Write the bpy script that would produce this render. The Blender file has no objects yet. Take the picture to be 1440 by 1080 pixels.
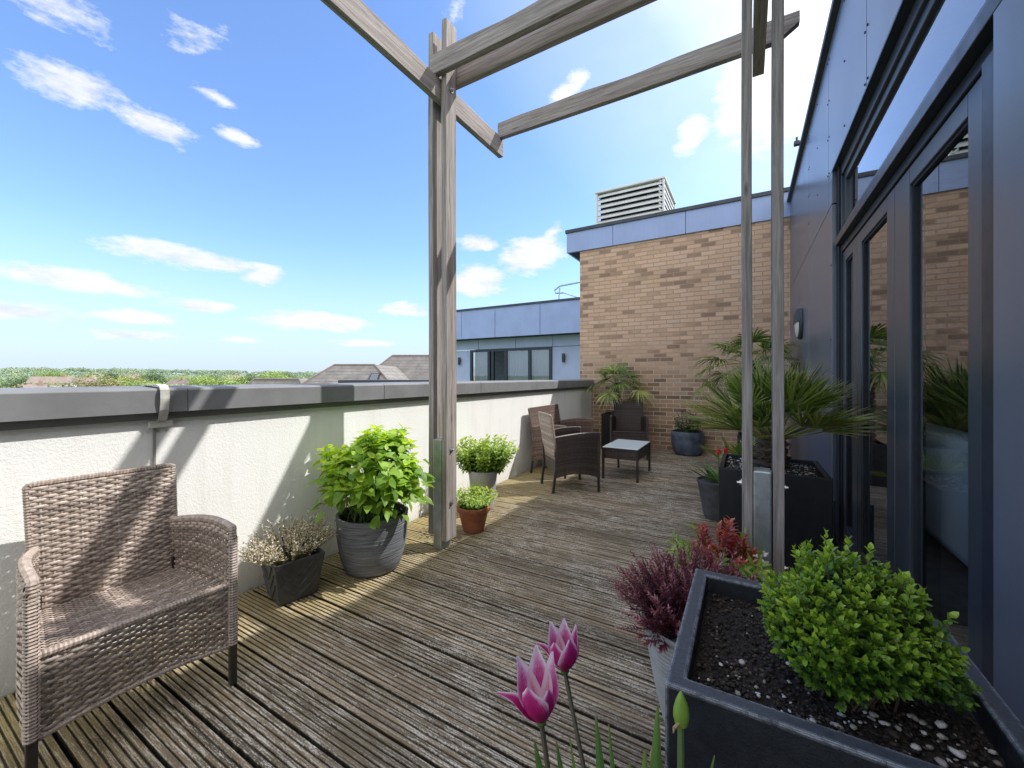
import bpy, math, random
import numpy as np
from mathutils import Vector, Matrix

random.seed(7)
rng = np.random.default_rng(11)
S = bpy.context.scene
COL = S.collection
PI = math.pi
R = math.radians
SUN_DIR = Vector((1.0, 0.9, 1.62)).normalized()

# ------------------------------------------------------------------ helpers
class MB:
    """collects faces; build() links them as ONE mesh object"""
    def __init__(s): s.v = []; s.f = []
    def add(s, vs, fs):
        n = len(s.v); s.v += [tuple(p) for p in vs]; s.f += [tuple(i+n for i in f) for f in fs]
    def box(s, x0, x1, y0, y1, z0, z1):
        s.add([(x0,y0,z0),(x1,y0,z0),(x1,y1,z0),(x0,y1,z0),(x0,y0,z1),(x1,y0,z1),(x1,y1,z1),(x0,y1,z1)],
              [(0,3,2,1),(4,5,6,7),(0,1,5,4),(1,2,6,5),(2,3,7,6),(3,0,4,7)])
        return s
    def quad(s, a, b, c, d): s.add([a,b,c,d], [(0,1,2,3)]); return s
    def prism(s, pts, axis, a0, a1):
        n = len(pts)
        def P(p, a):
            return (a,p[0],p[1]) if axis == 'x' else (p[0],a,p[1]) if axis == 'y' else (p[0],p[1],a)
        vs = [P(p,a0) for p in pts]+[P(p,a1) for p in pts]
        fs = [tuple(range(n))[::-1], tuple(range(n,2*n))]+[(i,(i+1)%n,n+(i+1)%n,n+i) for i in range(n)]
        s.add(vs, fs); return s
    def tube(s, pts, rad, n=6, cap=True):
        pts = [Vector(p) for p in pts]
        if not isinstance(rad, (list,tuple)): rad = [rad]*len(pts)
        base = len(s.v); up = None
        for i,p in enumerate(pts):
            d = (pts[min(i+1,len(pts)-1)]-pts[max(i-1,0)]).normalized()
            if up is None: up = Vector((0,0,1)) if abs(d.z) < .9 else Vector((1,0,0))
            a = d.cross(up)
            if a.length < 1e-4: a = d.cross(Vector((0,1,0)))
            a.normalize(); b = a.cross(d).normalized(); up = b
            for k in range(n):
                t = 2*PI*k/n + PI/n
                s.v.append(tuple(p+(a*math.cos(t)+b*math.sin(t))*rad[i]))
        for i in range(len(pts)-1):
            for k in range(n):
                k2 = (k+1)%n; o = base+i*n
                s.f.append((o+k,o+k2,o+n+k2,o+n+k))
        if cap:
            s.f.append(tuple(base+k for k in range(n))[::-1])
            o = base+(len(pts)-1)*n; s.f.append(tuple(o+k for k in range(n)))
        return s
    def lathe(s, prof, n=40, c=(0,0,0), axis='z', wob=None):
        base = len(s.v)
        for j,(r,z) in enumerate(prof):
            for k in range(n):
                t = 2*PI*k/n; rr = r*(1+(wob(t,z) if wob else 0))
                if axis == 'z': p = (c[0]+rr*math.cos(t), c[1]+rr*math.sin(t), c[2]+z)
                else: p = (c[0]+z, c[1]+rr*math.cos(t), c[2]+rr*math.sin(t))
                s.v.append(p)
        for j in range(len(prof)-1):
            for k in range(n):
                k2 = (k+1)%n; a = base+j*n; b = a+n
                s.f.append((a+k,a+k2,b+k2,b+k))
        s.f.append(tuple(base+k for k in range(n))[::-1])
        o = base+(len(prof)-1)*n; s.f.append(tuple(o+k for k in range(n)))
        return s
    def build(s, name, mat, parent=None, smooth=False, bevel=0, seg=2):
        me = bpy.data.meshes.new(name); me.from_pydata(s.v, [], s.f); me.update()
        o = bpy.data.objects.new(name, me); COL.objects.link(o)
        if mat: me.materials.append(mat)
        if parent: o.parent = parent
        if smooth:
            me.polygons.foreach_set('use_smooth', [True]*len(me.polygons))
            try: me.set_sharp_from_angle(angle=R(40))
            except Exception: pass
        if bevel:
            b = o.modifiers.new('Bevel','BEVEL'); b.width = bevel; b.segments = seg; b.limit_method = 'ANGLE'
        return o

class LM:
    """large mesh from numpy arrays with float attributes 'along' and 'tone'"""
    def __init__(s): s.V=[]; s.L=[]; s.T=[]; s.A=[]; s.N=[]; s.n=0
    def add(s, V, faces, along=None, tone=None):
        # V (m,k,3): m copies of a k-vertex template; faces: list of index tuples
        m,k,_ = V.shape
        s.V.append(V.reshape(-1,3))
        al = np.zeros((m,k)) if along is None else np.broadcast_to(along,(m,k))
        tn = np.zeros((m,k)) if tone is None else np.broadcast_to(np.asarray(tone).reshape(-1,1),(m,k))
        s.A.append(al.reshape(-1)); s.N.append(tn.reshape(-1))
        flat = np.array([i for f in faces for i in f]); tot = np.array([len(f) for f in faces])
        off = (np.arange(m)*k+s.n)[:,None]
        s.L.append((flat[None,:]+off).reshape(-1)); s.T.append(np.tile(tot,m)); s.n += m*k
    def build(s, name, mat, parent=None, smooth=True):
        V = np.concatenate(s.V); L = np.concatenate(s.L); T = np.concatenate(s.T)
        me = bpy.data.meshes.new(name)
        me.vertices.add(len(V)); me.vertices.foreach_set('co', V.astype(np.float32).ravel())
        me.loops.add(len(L)); me.loops.foreach_set('vertex_index', L.astype(np.int32))
        me.polygons.add(len(T)); st = np.concatenate([[0],np.cumsum(T)[:-1]])
        me.polygons.foreach_set('loop_start', st.astype(np.int32)); me.polygons.foreach_set('loop_total', T.astype(np.int32))
        me.update(calc_edges=True)
        for nm,arr in (('along',s.A),('tone',s.N)):
            a = me.attributes.new(nm,'FLOAT','POINT'); a.data.foreach_set('value', np.concatenate(arr).astype(np.float32))
        if smooth: me.polygons.foreach_set('use_smooth', [True]*len(T))
        me.materials.append(mat)
        o = bpy.data.objects.new(name, me); COL.objects.link(o)
        if parent: o.parent = parent
        return o

def nrm(a): return a/np.maximum(np.linalg.norm(a,axis=-1,keepdims=True),1e-9)

LT = np.array([[0,0],[.28,-.5],[.28,0],[.28,.5],[.66,-.40],[.66,0],[.66,.40],[1,0]])
LF = [(0,2,1),(0,3,2),(1,2,5,4),(2,3,6,5),(4,5,7),(5,6,7)]
def add_leaves(lm, B, D, N, L, W, fold=.25, bend=.2, tone=None):
    B=np.asarray(B); D=nrm(np.asarray(D)); n=len(B)
    Sd = nrm(np.cross(D, N)); Nn = nrm(np.cross(Sd, D))
    L=np.broadcast_to(L,(n,)); W=np.broadcast_to(W,(n,))
    bend=np.broadcast_to(bend,(n,))
    a=LT[:,0][None,:,None]; c=LT[:,1][None,:,None]
    V = B[:,None,:]+D[:,None,:]*(L[:,None,None]*a)+Sd[:,None,:]*(W[:,None,None]*c)+Nn[:,None,:]*(fold*np.abs(c)*W[:,None,None]*2-bend[:,None,None]*a*a*L[:,None,None])
    lm.add(V, LF, LT[:,0][None,:], tone if tone is not None else rng.random(n))
def add_sticks(lm, P0, P1, r0, r1, tone=None):
    P0=np.asarray(P0);P1=np.asarray(P1);n=len(P0)
    D=nrm(P1-P0); U=np.where(np.abs(D[:,2:3])<.9,np.array([[0,0,1.]]),np.array([[1.,0,0]]))
    a=nrm(np.cross(D,U)); b=np.cross(a,D); V=[]
    for P,r in ((P0,r0),(P1,r1)):
        r=np.broadcast_to(r,(n,))[:,None]
        for k in range(3): V.append(P+(a*math.cos(2.094*k)+b*math.sin(2.094*k))*r)
    V=np.stack(V,1)
    lm.add(V,[(0,1,4,3),(1,2,5,4),(2,0,3,5)],np.array([[0,0,0,1,1,1]]),tone if tone is not None else rng.random(n))
def rand_dirs(n, zmin=-1, zmax=1):
    z=rng.uniform(zmin,zmax,n); t=rng.uniform(0,2*PI,n); r=np.sqrt(1-z*z)
    return np.stack([r*np.cos(t),r*np.sin(t),z],1)
def shoots(lm, st, B, D, Ls, nl, LL, LW, ang=(1.1,.4), per=2, fold=.25, bend=.15, tip=.6, tbase=0, tadd=0, stem_r=.001, f0=.15, lvar=.2):
    """leafy shoots: B base, D direction, Ls length, nl leaf nodes each; tone rises to the tip"""
    n=len(B); D=nrm(D)
    U=np.where(np.abs(D[:,2:3])<.85,np.array([[0,0,1.]]),np.array([[1.,0,0]]))
    a=nrm(np.cross(D,U)); b=np.cross(a,D); ph=rng.uniform(0,2*PI,n); sh=rng.random(n)
    Ls=np.broadcast_to(Ls,(n,))
    for k in range(nl):
        f=f0+(1-f0)*k/max(nl-1,1); P=B+D*(Ls*f)[:,None]
        an=ang[0]+(ang[1]-ang[0])*(k/max(nl-1,1))
        for q in range(per):
            t=ph+k*(PI/2 if per==2 else 2.4)+q*2*PI/per+rng.normal(0,.15,n)
            rad=a*np.cos(t)[:,None]+b*np.sin(t)[:,None]
            d=D*math.cos(an)+rad*math.sin(an)+rng.normal(0,.12,(n,3))
            sc=(1-(1-tip)*abs(k/max(nl-1,1)-.35)/.65)*(1+rng.uniform(-lvar,lvar,n))
            add_leaves(lm,P,d,D+rad*-.2+np.array([0,0,.25]),LL*sc,LW*sc,fold,bend,
                       np.clip(tbase+tadd*(k/max(nl-1,1))+(sh-.5)*.35+rng.normal(0,.08,n),0,1))
    if st is not None: add_sticks(st,B,B+D*Ls[:,None],stem_r,stem_r*.6)

def empty(name, loc=(0,0,0), rz=0):
    o = bpy.data.objects.new(name, None); COL.objects.link(o)
    o.location = loc; o.rotation_euler = (0,0,rz); o.empty_display_size=.1
    return o
def tag(o, label, cat, group=None, kind=None):
    o['label']=label; o['category']=cat
    if group: o['group']=group
    if kind: o['kind']=kind
    return o
def thing(name, label, cat, loc=(0,0,0), rz=0, group=None): return tag(empty(name,loc,rz),label,cat,group)
def struct(o, label=None, cat=None):
    o['kind']='structure'
    if label: o['label']=label
    if cat: o['category']=cat
    return o
def copy_tree(o, parent=None):
    c=o.copy(); COL.objects.link(c)
    if parent: c.parent=parent
    for ch in [x for x in list(COL.objects) if x.parent==o]: copy_tree(ch,c)
    return c

# ------------------------------------------------------------------ materials
class NT:
    def __init__(s, name, world=False):
        if world:
            s.m=bpy.data.worlds.new(name); s.m.use_nodes=True
        else:
            s.m=bpy.data.materials.new(name); s.m.use_nodes=True
        s.t=s.m.node_tree; s.t.nodes.clear()
    def n(s, typ, ins=None, **kw):
        nd=s.t.nodes.new(typ)
        for k,v in kw.items(): setattr(nd,k,v)
        for k,v in (ins or {}).items(): s.set(nd,k,v)
        return nd
    def set(s, nd, k, v):
        if hasattr(v,'default_value') or hasattr(v,'is_output'): s.t.links.new(v, nd.inputs[k])
        elif isinstance(v, bpy.types.Node): s.t.links.new(v.outputs[0], nd.inputs[k])
        else:
            if isinstance(v,(tuple,list)) and len(v)==3 and nd.inputs[k].type=='RGBA': v=(*v,1)
            nd.inputs[k].default_value=v
    def math(s, op, a, b=None, c=None, clamp=False):
        i={0:a}
        if b is not None: i[1]=b
        if c is not None: i[2]=c
        nd=s.n('ShaderNodeMath',i,operation=op); nd.use_clamp=clamp; return nd.outputs[0]
    def pos(s, kind='Object', scale=(1,1,1), rot=(0,0,0), loc=(0,0,0)):
        tc=s.n('ShaderNodeTexCoord')
        return s.n('ShaderNodeMapping',{'Vector':tc.outputs[kind],'Scale':scale,'Rotation':rot,'Location':loc}).outputs[0]
    def wpos(s, scale=(1,1,1)):
        g=s.n('ShaderNodeNewGeometry')
        return s.n('ShaderNodeMapping',{'Vector':g.outputs['Position'],'Scale':scale}).outputs[0]
    def noise(s, vec, scale=5, detail=4, rough=.55, dist=0):
        return s.n('ShaderNodeTexNoise',{'Vector':vec,'Scale':scale,'Detail':detail,'Roughness':rough,'Distortion':dist}).outputs[0]
    def ramp(s, f, stops, interp='LINEAR'):
        nd=s.n('ShaderNodeValToRGB',{'Fac':f}); cr=nd.color_ramp; cr.interpolation=interp
        while len(cr.elements)<len(stops): cr.elements.new(.5)
        for e,(p,c) in zip(cr.elements,stops):
            e.position=p; e.color=(*c,1) if isinstance(c,(tuple,list)) else (c,c,c,1)
        return nd.outputs[0]
    def mix(s, f, a, b, mode='MIX'):
        nd=s.n('ShaderNodeMix',data_type='RGBA',blend_type=mode)
        s.set(nd,0,f); s.set(nd,6,a); s.set(nd,7,b); return nd.outputs[2]
    def attr(s, name): return s.n('ShaderNodeAttribute',attribute_name=name).outputs['Fac']
    def bump(s, h, dist=.005, strength=1, normal=None):
        i={'Height':h,'Distance':dist,'Strength':strength}
        if normal: i['Normal']=normal
        return s.n('ShaderNodeBump',i).outputs[0]
    def bsdf(s, col, rough=.6, metal=0, normal=None, spec=.5, **ex):
        i={'Base Color':col,'Roughness':rough,'Metallic':metal,'Specular IOR Level':spec}
        if normal is not None: i['Normal']=normal
        i.update(ex)
        return s.n('ShaderNodeBsdfPrincipled',i)
    def out(s, sh):
        o=s.n('ShaderNodeOutputMaterial'); s.t.links.new(sh.outputs[0] if isinstance(sh,bpy.types.Node) else sh,o.inputs[0]); return s.m

def simple(name, col, rough=.6, metal=0, var=.25, scale=8, bump=0, bscale=60, spec=.5):
    t=NT(name); p=t.pos(); n=t.noise(p,scale,5,.6)
    c0=tuple(x*(1-var) for x in col); c1=tuple(min(1,x*(1+var)) for x in col)
    c=t.ramp(n,[(.3,c0),(.7,c1)])
    nm=t.bump(t.noise(p,bscale,4),bump) if bump else None
    r=t.math('MULTIPLY_ADD',t.noise(p,scale*2.3,3),.25,rough-.12)
    return t.out(t.bsdf(c,r,metal,nm,spec))

def leaf_mat(name, stops, trans=.4, rough=.45, spec=.4, tipcol=None):
    """stops: colour ramp over the per-leaf tone"""
    t=NT(name); tone=t.attr('tone'); c=t.ramp(tone,stops)
    if tipcol: c=t.mix(t.ramp(t.attr('along'),[(tipcol[1],0.),(1.,1.)]),c,tipcol[0])
    b=t.bsdf(c,rough,0,None,spec)
    tc=t.mix(1,c,(1.5,1.35,.35),'MULTIPLY')
    tr=t.n('ShaderNodeBsdfTranslucent',{'Color':tc})
    mx=t.n('ShaderNodeMixShader',{0:trans,1:b.outputs[0],2:tr.outputs[0]})
    return t.out(mx)

def wood_mat(name, axis):
    t=NT(name); sc=[38,38,38]; sc['xyz'.index(axis)]=1.6
    p=t.pos('Object',tuple(sc)); pl=t.pos('Object')
    g=t.noise(p,1.6,6,.65,.4); big=t.noise(pl,2.2,4,.6)
    c=t.ramp(g,[(.28,(.12,.105,.095)),(.48,(.30,.27,.255)),(.62,(.43,.395,.375)),(.8,(.60,.565,.545))])
    c=t.mix(t.ramp(big,[(.35,0.),(.7,.4)]),c,(.33,.28,.245))
    kn=t.n('ShaderNodeTexVoronoi',{'Vector':t.pos('Object',tuple(1.5 if i=='xyz'.index(axis) else 6 for i in range(3))),'Scale':1.2}).outputs[0]
    c=t.mix(t.ramp(kn,[(.02,.75),(.09,0.)]),c,(.09,.065,.05))
    h=t.math('ADD',g,t.math('MULTIPLY',t.noise(p,4,4),.5))
    return t.out(t.bsdf(c,.8,0,t.bump(h,.0035,.9),.25))

def deck_mat():
    t=NT('weathered_decking'); P=t.wpos()
    g=t.noise(t.wpos((1.1,42,6)),2.2,7,.7,.25)
    fine=t.noise(t.wpos((9,170,30)),2.0,4,.6)
    big=t.noise(t.wpos((.9,1.3,1)),1.7,5,.62)
    c=t.ramp(g,[(.27,(.060,.049,.037)),(.45,(.135,.113,.088)),(.6,(.21,.18,.143)),(.78,(.33,.295,.24))])
    # board to board tone
    sep=t.n('ShaderNodeSeparateXYZ',{0:P})
    bi=t.math('FLOOR',t.math('DIVIDE',t.math('ADD',sep.outputs[1],10.0),.15))
    wn=t.n('ShaderNodeTexWhiteNoise',{'W':bi},noise_dimensions='1D').outputs[0]
    c=t.mix(1,c,t.ramp(wn,[(0,(.80,.72,.60)),(1,(1.42,1.30,1.12))]),'MULTIPLY')
    ri=t.math('FLOOR',t.math('DIVIDE',t.math('ADD',sep.outputs[1],10.0),.0232))
    wr=t.n('ShaderNodeTexWhiteNoise',{'W':ri},noise_dimensions='1D').outputs[0]
    c=t.mix(1,c,t.ramp(wr,[(0,(.62,.61,.60)),(.6,(1.,1.,1.)),(1,(1.5,1.47,1.42))]),'MULTIPLY')
    # worn pale streaks and speckles on the ridge tops
    st=t.noise(t.wpos((2.4,60,1)),2.6,5,.75,.2); spk=t.noise(t.wpos((26,60,1)),3.5,3,.7)
    worn=t.math('MULTIPLY',t.ramp(t.math('MULTIPLY',st,t.math('ADD',spk,.45)),[(.47,0.),(.58,1.)]),t.ramp(big,[(.38,.25),(.56,1.)]))
    c=t.mix(t.math('MULTIPLY',worn,.9),c,(.80,.74,.65))
    # algae toward the parapet, with the yellow sunlit strip put into its colour
    al=t.math('MULTIPLY',t.n('ShaderNodeMapRange',{'Value':sep.outputs[0],'From Min':-1.7,'From Max':-2.35,'To Min':.06,'To Max':.85}).outputs[0],t.ramp(t.noise(P,2.1,4),[(.35,.35),(.65,1.)]))
    c=t.mix(al,c,t.ramp(fine,[(.3,(.20,.155,.06)),(.7,(.62,.50,.22))]))
    # groove shade put into the colour, darker with depth
    groove_shade=t.n('ShaderNodeMapRange',{'Value':sep.outputs[2],'From Min':-.0065,'From Max':-.0014,'To Min':.86,'To Max':0.}).outputs[0]
    c=t.mix(groove_shade,c,(.018,.016,.012))
    h=t.math('ADD',g,t.math('MULTIPLY',fine,.6))
    return t.out(t.bsdf(c,.78,0,t.bump(h,.0022,.8),.3))

def brick_mat():
    t=NT('buff_brick')
    g=t.n('ShaderNodeNewGeometry'); s=t.n('ShaderNodeSeparateXYZ',{0:g.outputs['Position']})
    u=t.math('ADD',s.outputs[0],s.outputs[1])
    v=t.n('ShaderNodeCombineXYZ',{0:u,1:s.outputs[2],2:0.0}).outputs[0]
    kw=dict(offset=.5)
    def brick(c1,c2,mo,ms=.007):
        nd=t.n('ShaderNodeTexBrick',{'Vector':v,'Color1':c1,'Color2':c2,'Mortar':mo,'Scale':1.0,'Mortar Size':ms,'Mortar Smooth':.15,'Bias':0.,'Brick Width':.225,'Row Height':.075})
        nd.offset=.5; return nd
    b=brick((0,0,0),(1,1,1),(.5,.5,.5))
    zl=t.math('ADD',b.outputs[0],t.math('MULTIPLY',t.math('SUBTRACT',t.noise(v,1.1,3),.5),.7))
    c=t.ramp(zl,[(.0,(.34,.225,.165)),(.12,(.46,.30,.21)),(.24,(.60,.40,.285)),(.4,(.67,.445,.315)),(.65,(.71,.475,.34)),(.85,(.75,.51,.37)),(1,(.68,.48,.37))])
    c=t.mix(1,c,t.ramp(t.noise(v,70,4,.7),[(.3,(.82,.80,.78)),(.7,(1.12,1.12,1.12))]),'MULTIPLY')
    # lower courses, weathered darker and browner
    lo=t.n('ShaderNodeMapRange',{'Value':t.math('ADD',s.outputs[2],t.noise(v,1.3,3)),'From Min':2.5,'From Max':1.7,'To Min':0.,'To Max':.75}).outputs[0]
    c=t.mix(lo,c,t.mix(1,c,(.56,.56,.48),'MULTIPLY'))
    mort=t.mix(lo,(.50,.35,.25),(.72,.62,.50))
    c=t.mix(b.outputs['Fac'],c,mort)
    h=t.math('SUBTRACT',t.math('MULTIPLY',t.noise(v,60,4),.35),b.outputs['Fac'])
    return t.out(t.bsdf(c,.85,0,t.bump(h,.006,.9),.2))

def cladding_mat(name, col, rough=.3, metal=.55, ior=1.5):
    t=NT(name); p=t.pos()
    n=t.noise(p,1.3,3); f=t.noise(t.pos('Object',(3,3,40)),9,3)
    c=t.mix(1,t.ramp(n,[(.3,tuple(x*.9 for x in col)),(.7,tuple(x*1.08 for x in col))]),t.ramp(f,[(.3,(.95,.95,.95)),(.7,(1.05,1.05,1.05))]),'MULTIPLY')
    r=t.math('MULTIPLY_ADD',n,.12,rough-.06)
    st=t.noise(t.pos('Object',(6,6,.5)),3.0,4,.6)
    c=t.mix(t.math('MULTIPLY',t.ramp(st,[(.5,0.),(.72,1.)]),.10),c,(.22,.23,.25))
    return t.out(t.bsdf(c,r,metal,t.bump(t.noise(p,.9,1),.005,.2),.5,**{'IOR':ior}))

def wicker_mat(name, dark, mid, hi, rough=.42):
    t=NT(name); g=t.n('ShaderNodeNewGeometry'); rnd=g.outputs['Random Per Island']
    p=t.pos('Object')
    mixf=t.math('MULTIPLY_ADD',t.noise(p,55,3,.7),.7,t.math('MULTIPLY',rnd,.3))
    c=t.ramp(mixf,[(.25,dark),(.5,mid),(.8,hi)])
    return t.out(t.bsdf(c,rough,0,t.bump(t.noise(t.pos('Object',(1,1,1)),700,2),.0006,.8),.55))

def glass_mat(name, tint=(.93,.97,.98), refl=1.0):
    t=NT(name); fr=t.n('ShaderNodeFresnel',{'IOR':1.75}).outputs[0]
    f=t.math('MULTIPLY_ADD',fr,1.1*refl,.10,clamp=True)
    f=t.math('MULTIPLY',f,t.math('SUBTRACT',1.0,t.n('ShaderNodeNewGeometry').outputs['Backfacing']))
    gl=t.n('ShaderNodeBsdfGlossy',{'Color':(.95,.97,1,1),'Roughness':.015,'Normal':t.bump(t.noise(t.pos('Object'),1.4,1),.004,.12)})
    tr=t.n('ShaderNodeBsdfTransparent',{'Color':(*tint,1)})
    return t.out(t.n('ShaderNodeMixShader',{0:f,1:tr.outputs[0],2:gl.outputs[0]}))

M={}
M['woodx']=wood_mat('weathered_timber_x','x'); M['woody']=wood_mat('weathered_timber_y','y'); M['woodz']=wood_mat('weathered_timber_z','z')
M['deck']=deck_mat(); M['brick']=brick_mat()
def render_mat():
    t=NT('roughcast_render'); p=t.wpos()
    c=t.ramp(t.noise(p,1.6,5,.6),[(.3,(.88,.885,.87)),(.7,(.94,.945,.935))])
    s=t.n('ShaderNodeSeparateXYZ',{0:p})
    streak=t.noise(t.wpos((9,9,.7)),1.2,4,.6)
    c=t.mix(t.math('MULTIPLY',t.ramp(streak,[(.5,0.),(.75,1.)]),.16),c,(.50,.47,.38))
    low=t.n('ShaderNodeMapRange',{'Value':t.math('ADD',s.outputs[2],t.math('MULTIPLY',t.noise(p,5,4),.2)),'From Min':.28,'From Max':.05,'To Min':0.,'To Max':.45}).outputs[0]
    c=t.mix(low,c,(.46,.45,.36))
    h=t.math('ADD',t.noise(p,75,3,.7),t.math('MULTIPLY',t.noise(p,190,2),.4))
    return t.out(t.bsdf(c,.9,0,t.bump(h,.0038,.7),.15))
M['render']=render_mat()
M['coping']=simple('grey_coping_metal',(.20,.205,.215),.65,.0,.14,4,.0008,30)
M['copingdark']=simple('grey_drip_flashing',(.24,.24,.235),.6,.1,.15,5)
M['clad']=cladding_mat('blue_grey_cladding',(.115,.133,.172),.30,.0,2.05)
M['fascia']=cladding_mat('blue_fascia',(.34,.43,.70),.38,.0)
M['bluewall']=cladding_mat('pale_blue_wall_panel',(.42,.49,.70),.45,.0)
M['frame']=simple('anthracite_frame',(.022,.029,.040),.34,.0,.15,6)
M['framelt']=cladding_mat('anthracite_frame_face',(.038,.050,.066),.34,0,1.8)
M['seam']=simple('dark_seam',(.02,.022,.03),.7)
M['roofcap']=simple('dark_roof_trim',(.06,.065,.075),.5,.2)
M['galv']=simple('galvanised_steel',(.46,.50,.52),.42,.75,.22,14,.0006,40)
M['steel']=simple('bolt_steel',(.62,.62,.62),.3,.9)
M['louvre']=simple('silver_louvre_metal',(.72,.72,.70),.45,.15,.12,3)
M['glass']=glass_mat('window_glass'); M['glassfar']=glass_mat('far_window_glass',(.7,.75,.8),1.3)
M['planter']=simple('black_powdercoat_planter',(.010,.010,.013),.46,.0,.3,22,.0012,220)
def worn_planter():
    t=NT('worn_black_planter'); p=t.pos()
    g=t.n('ShaderNodeNewGeometry'); edge=t.n('ShaderNodeBevel',{'Radius':.010},samples=6).outputs[0]
    dot=t.n('ShaderNodeVectorMath',{0:edge,1:g.outputs['Normal']},operation='DOT_PRODUCT').outputs['Value']
    e=t.math('MULTIPLY',t.ramp(dot,[(.90,1.),(.995,0.)]),t.ramp(t.noise(p,45,5,.75),[(.38,.1),(.54,1.)]))
    c=t.ramp(t.noise(p,30,5,.7),[(.3,(.008,.009,.012)),(.7,(.022,.025,.032))])
    nrmv=t.n('ShaderNodeSeparateXYZ',{0:g.outputs['Normal']}).outputs[2]
    top_tint=t.math('MULTIPLY',t.ramp(nrmv,[(.5,0.),(.9,1.)]),t.ramp(t.noise(p,90,4,.8),[(.35,.25),(.7,.8)]))  # paler mottled tint on upward faces
    c=t.mix(top_tint,c,(.075,.085,.105)); c=t.mix(e,c,(.62,.66,.72))
    return t.out(t.bsdf(c,.5,0,t.bump(t.noise(p,230,4),.0012,.8),.5))
M['wornplanter']=worn_planter()
M['terracotta']=simple('terracotta',(.36,.125,.06),.75,0,.25,12,.001,80)
M['soil']=simple('dark_compost',(.022,.016,.012),.95,0,.6,60,.01,45)
M['pebble']=None
def pebble_mat():
    t=NT('mixed_pebbles'); tone=t.attr('tone')
    c=t.ramp(tone,[(0,(.014,.011,.009)),(.50,(.045,.033,.024)),(.66,(.13,.10,.075)),(.8,(.42,.38,.33)),(1,(.75,.74,.70))])
    return t.out(t.bsdf(c,.7,0,t.bump(t.noise(t.pos(),300,3),.0008),.4))
M['pebble']=pebble_mat()
def slate_pot():
    t=NT('streaked_slate_pot'); p=t.pos('Object',(3,3,70)); q=t.pos('Object')
    g=t.noise(p,1.6,5,.6,.6)
    c=t.ramp(g,[(.3,(.10,.11,.125)),(.55,(.20,.213,.24)),(.75,(.37,.385,.41))])
    return t.out(t.bsdf(c,.55,0,t.bump(g,.010,1),.4))
M['slatepot']=slate_pot()
M['greypot']=simple('dark_grey_pot',(.075,.08,.088),.6,0,.3,16,.001,90)
M['ribpot']=simple('pale_grey_ribbed_pot',(.33,.34,.34),.7,0,.18,12,.001,80)
M['stonepot']=simple('mottled_blue_grey_pot',(.10,.125,.175),.45,0,.6,7,.004,14)
M['palepot']=simple('pale_stone_pot',(.42,.43,.43),.8,0,.2,10,.001,60)
M['wick']=wicker_mat('brown_wicker',(.13,.10,.085),(.37,.295,.25),(.70,.60,.53))
M['wickshade']=wicker_mat('shaded_brown_wicker',(.06,.038,.032),(.15,.098,.078),(.34,.25,.205))  # same wicker with shade put into its colour
M['wickdark']=wicker_mat('dark_wicker',(.022,.016,.016),(.055,.038,.034),(.10,.07,.06))
M['chairleg']=simple('brown_black_steel_leg',(.035,.028,.026),.45,0,.2,20)
def frosted():
    t=NT('frosted_white_glass'); return t.out(t.bsdf(t.ramp(t.noise(t.pos(),3,3),[(.3,(.78,.88,.90)),(.7,(.84,.92,.94))]),.12,0,None,.6))
M['frost']=frosted()
M['leafbig']=leaf_mat('bright_leaf',[(0,(.12,.24,.04)),(.4,(.27,.46,.07)),(.75,(.45,.64,.11)),(1,(.62,.74,.17))],.5)
M['leafmint']=leaf_mat('mint_leaf',[(0,(.09,.19,.04)),(.5,(.22,.38,.08)),(1,(.45,.58,.16))],.45)
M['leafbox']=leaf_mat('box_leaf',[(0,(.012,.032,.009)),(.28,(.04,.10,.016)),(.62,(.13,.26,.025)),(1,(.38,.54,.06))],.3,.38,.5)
M['leafpalm']=leaf_mat('palm_leaf',[(0,(.06,.12,.03)),(.4,(.16,.25,.05)),(.75,(.32,.40,.09)),(1,(.58,.56,.22))],.22,.42,.5,((.66,.60,.46),.78))
M['leafdark']=leaf_mat('dark_leaf',[(0,(.02,.045,.018)),(.6,(.05,.10,.03)),(1,(.12,.17,.05))],.25)
M['leafpurple']=leaf_mat('purple_leaf',[(0,(.035,.008,.015)),(.45,(.12,.025,.045)),(.8,(.27,.075,.11)),(1,(.48,.24,.27))],.2)
M['leafred']=leaf_mat('red_leaf',[(0,(.16,.02,.02)),(.5,(.42,.06,.05)),(.8,(.60,.17,.13)),(1,(.70,.38,.28))],.3)
M['leafheath']=leaf_mat('heather_leaf',[(0,(.08,.10,.03)),(.6,(.18,.20,.07)),(1,(.34,.33,.15))],.25)
M['flowerheath']=leaf_mat('heather_flower',[(0,(.50,.40,.42)),(.5,(.72,.66,.62)),(1,(.85,.82,.78))],.25)
M['flowerred']=leaf_mat('red_petal',[(0,(.55,.03,.03)),(.6,(.75,.06,.06)),(1,(.85,.30,.25))],.35)
M['flowerwhite']=leaf_mat('white_petal',[(0,(.7,.7,.66)),(1,(.9,.9,.86))],.3)
M['tulipleaf']=leaf_mat('tulip_leaf',[(0,(.05,.12,.04)),(.5,(.11,.22,.07)),(1,(.22,.36,.09))],.3,.4,.4,((.30,.30,.10),.9))
M['stem']=simple('brown_stem',(.11,.075,.05),.8)
M['greenstem']=simple('green_stem',(.10,.17,.05),.6)
M['trunkpalm']=simple('fibrous_palm_trunk',(.085,.06,.042),.95,0,.5,30,.01,60)
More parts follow.
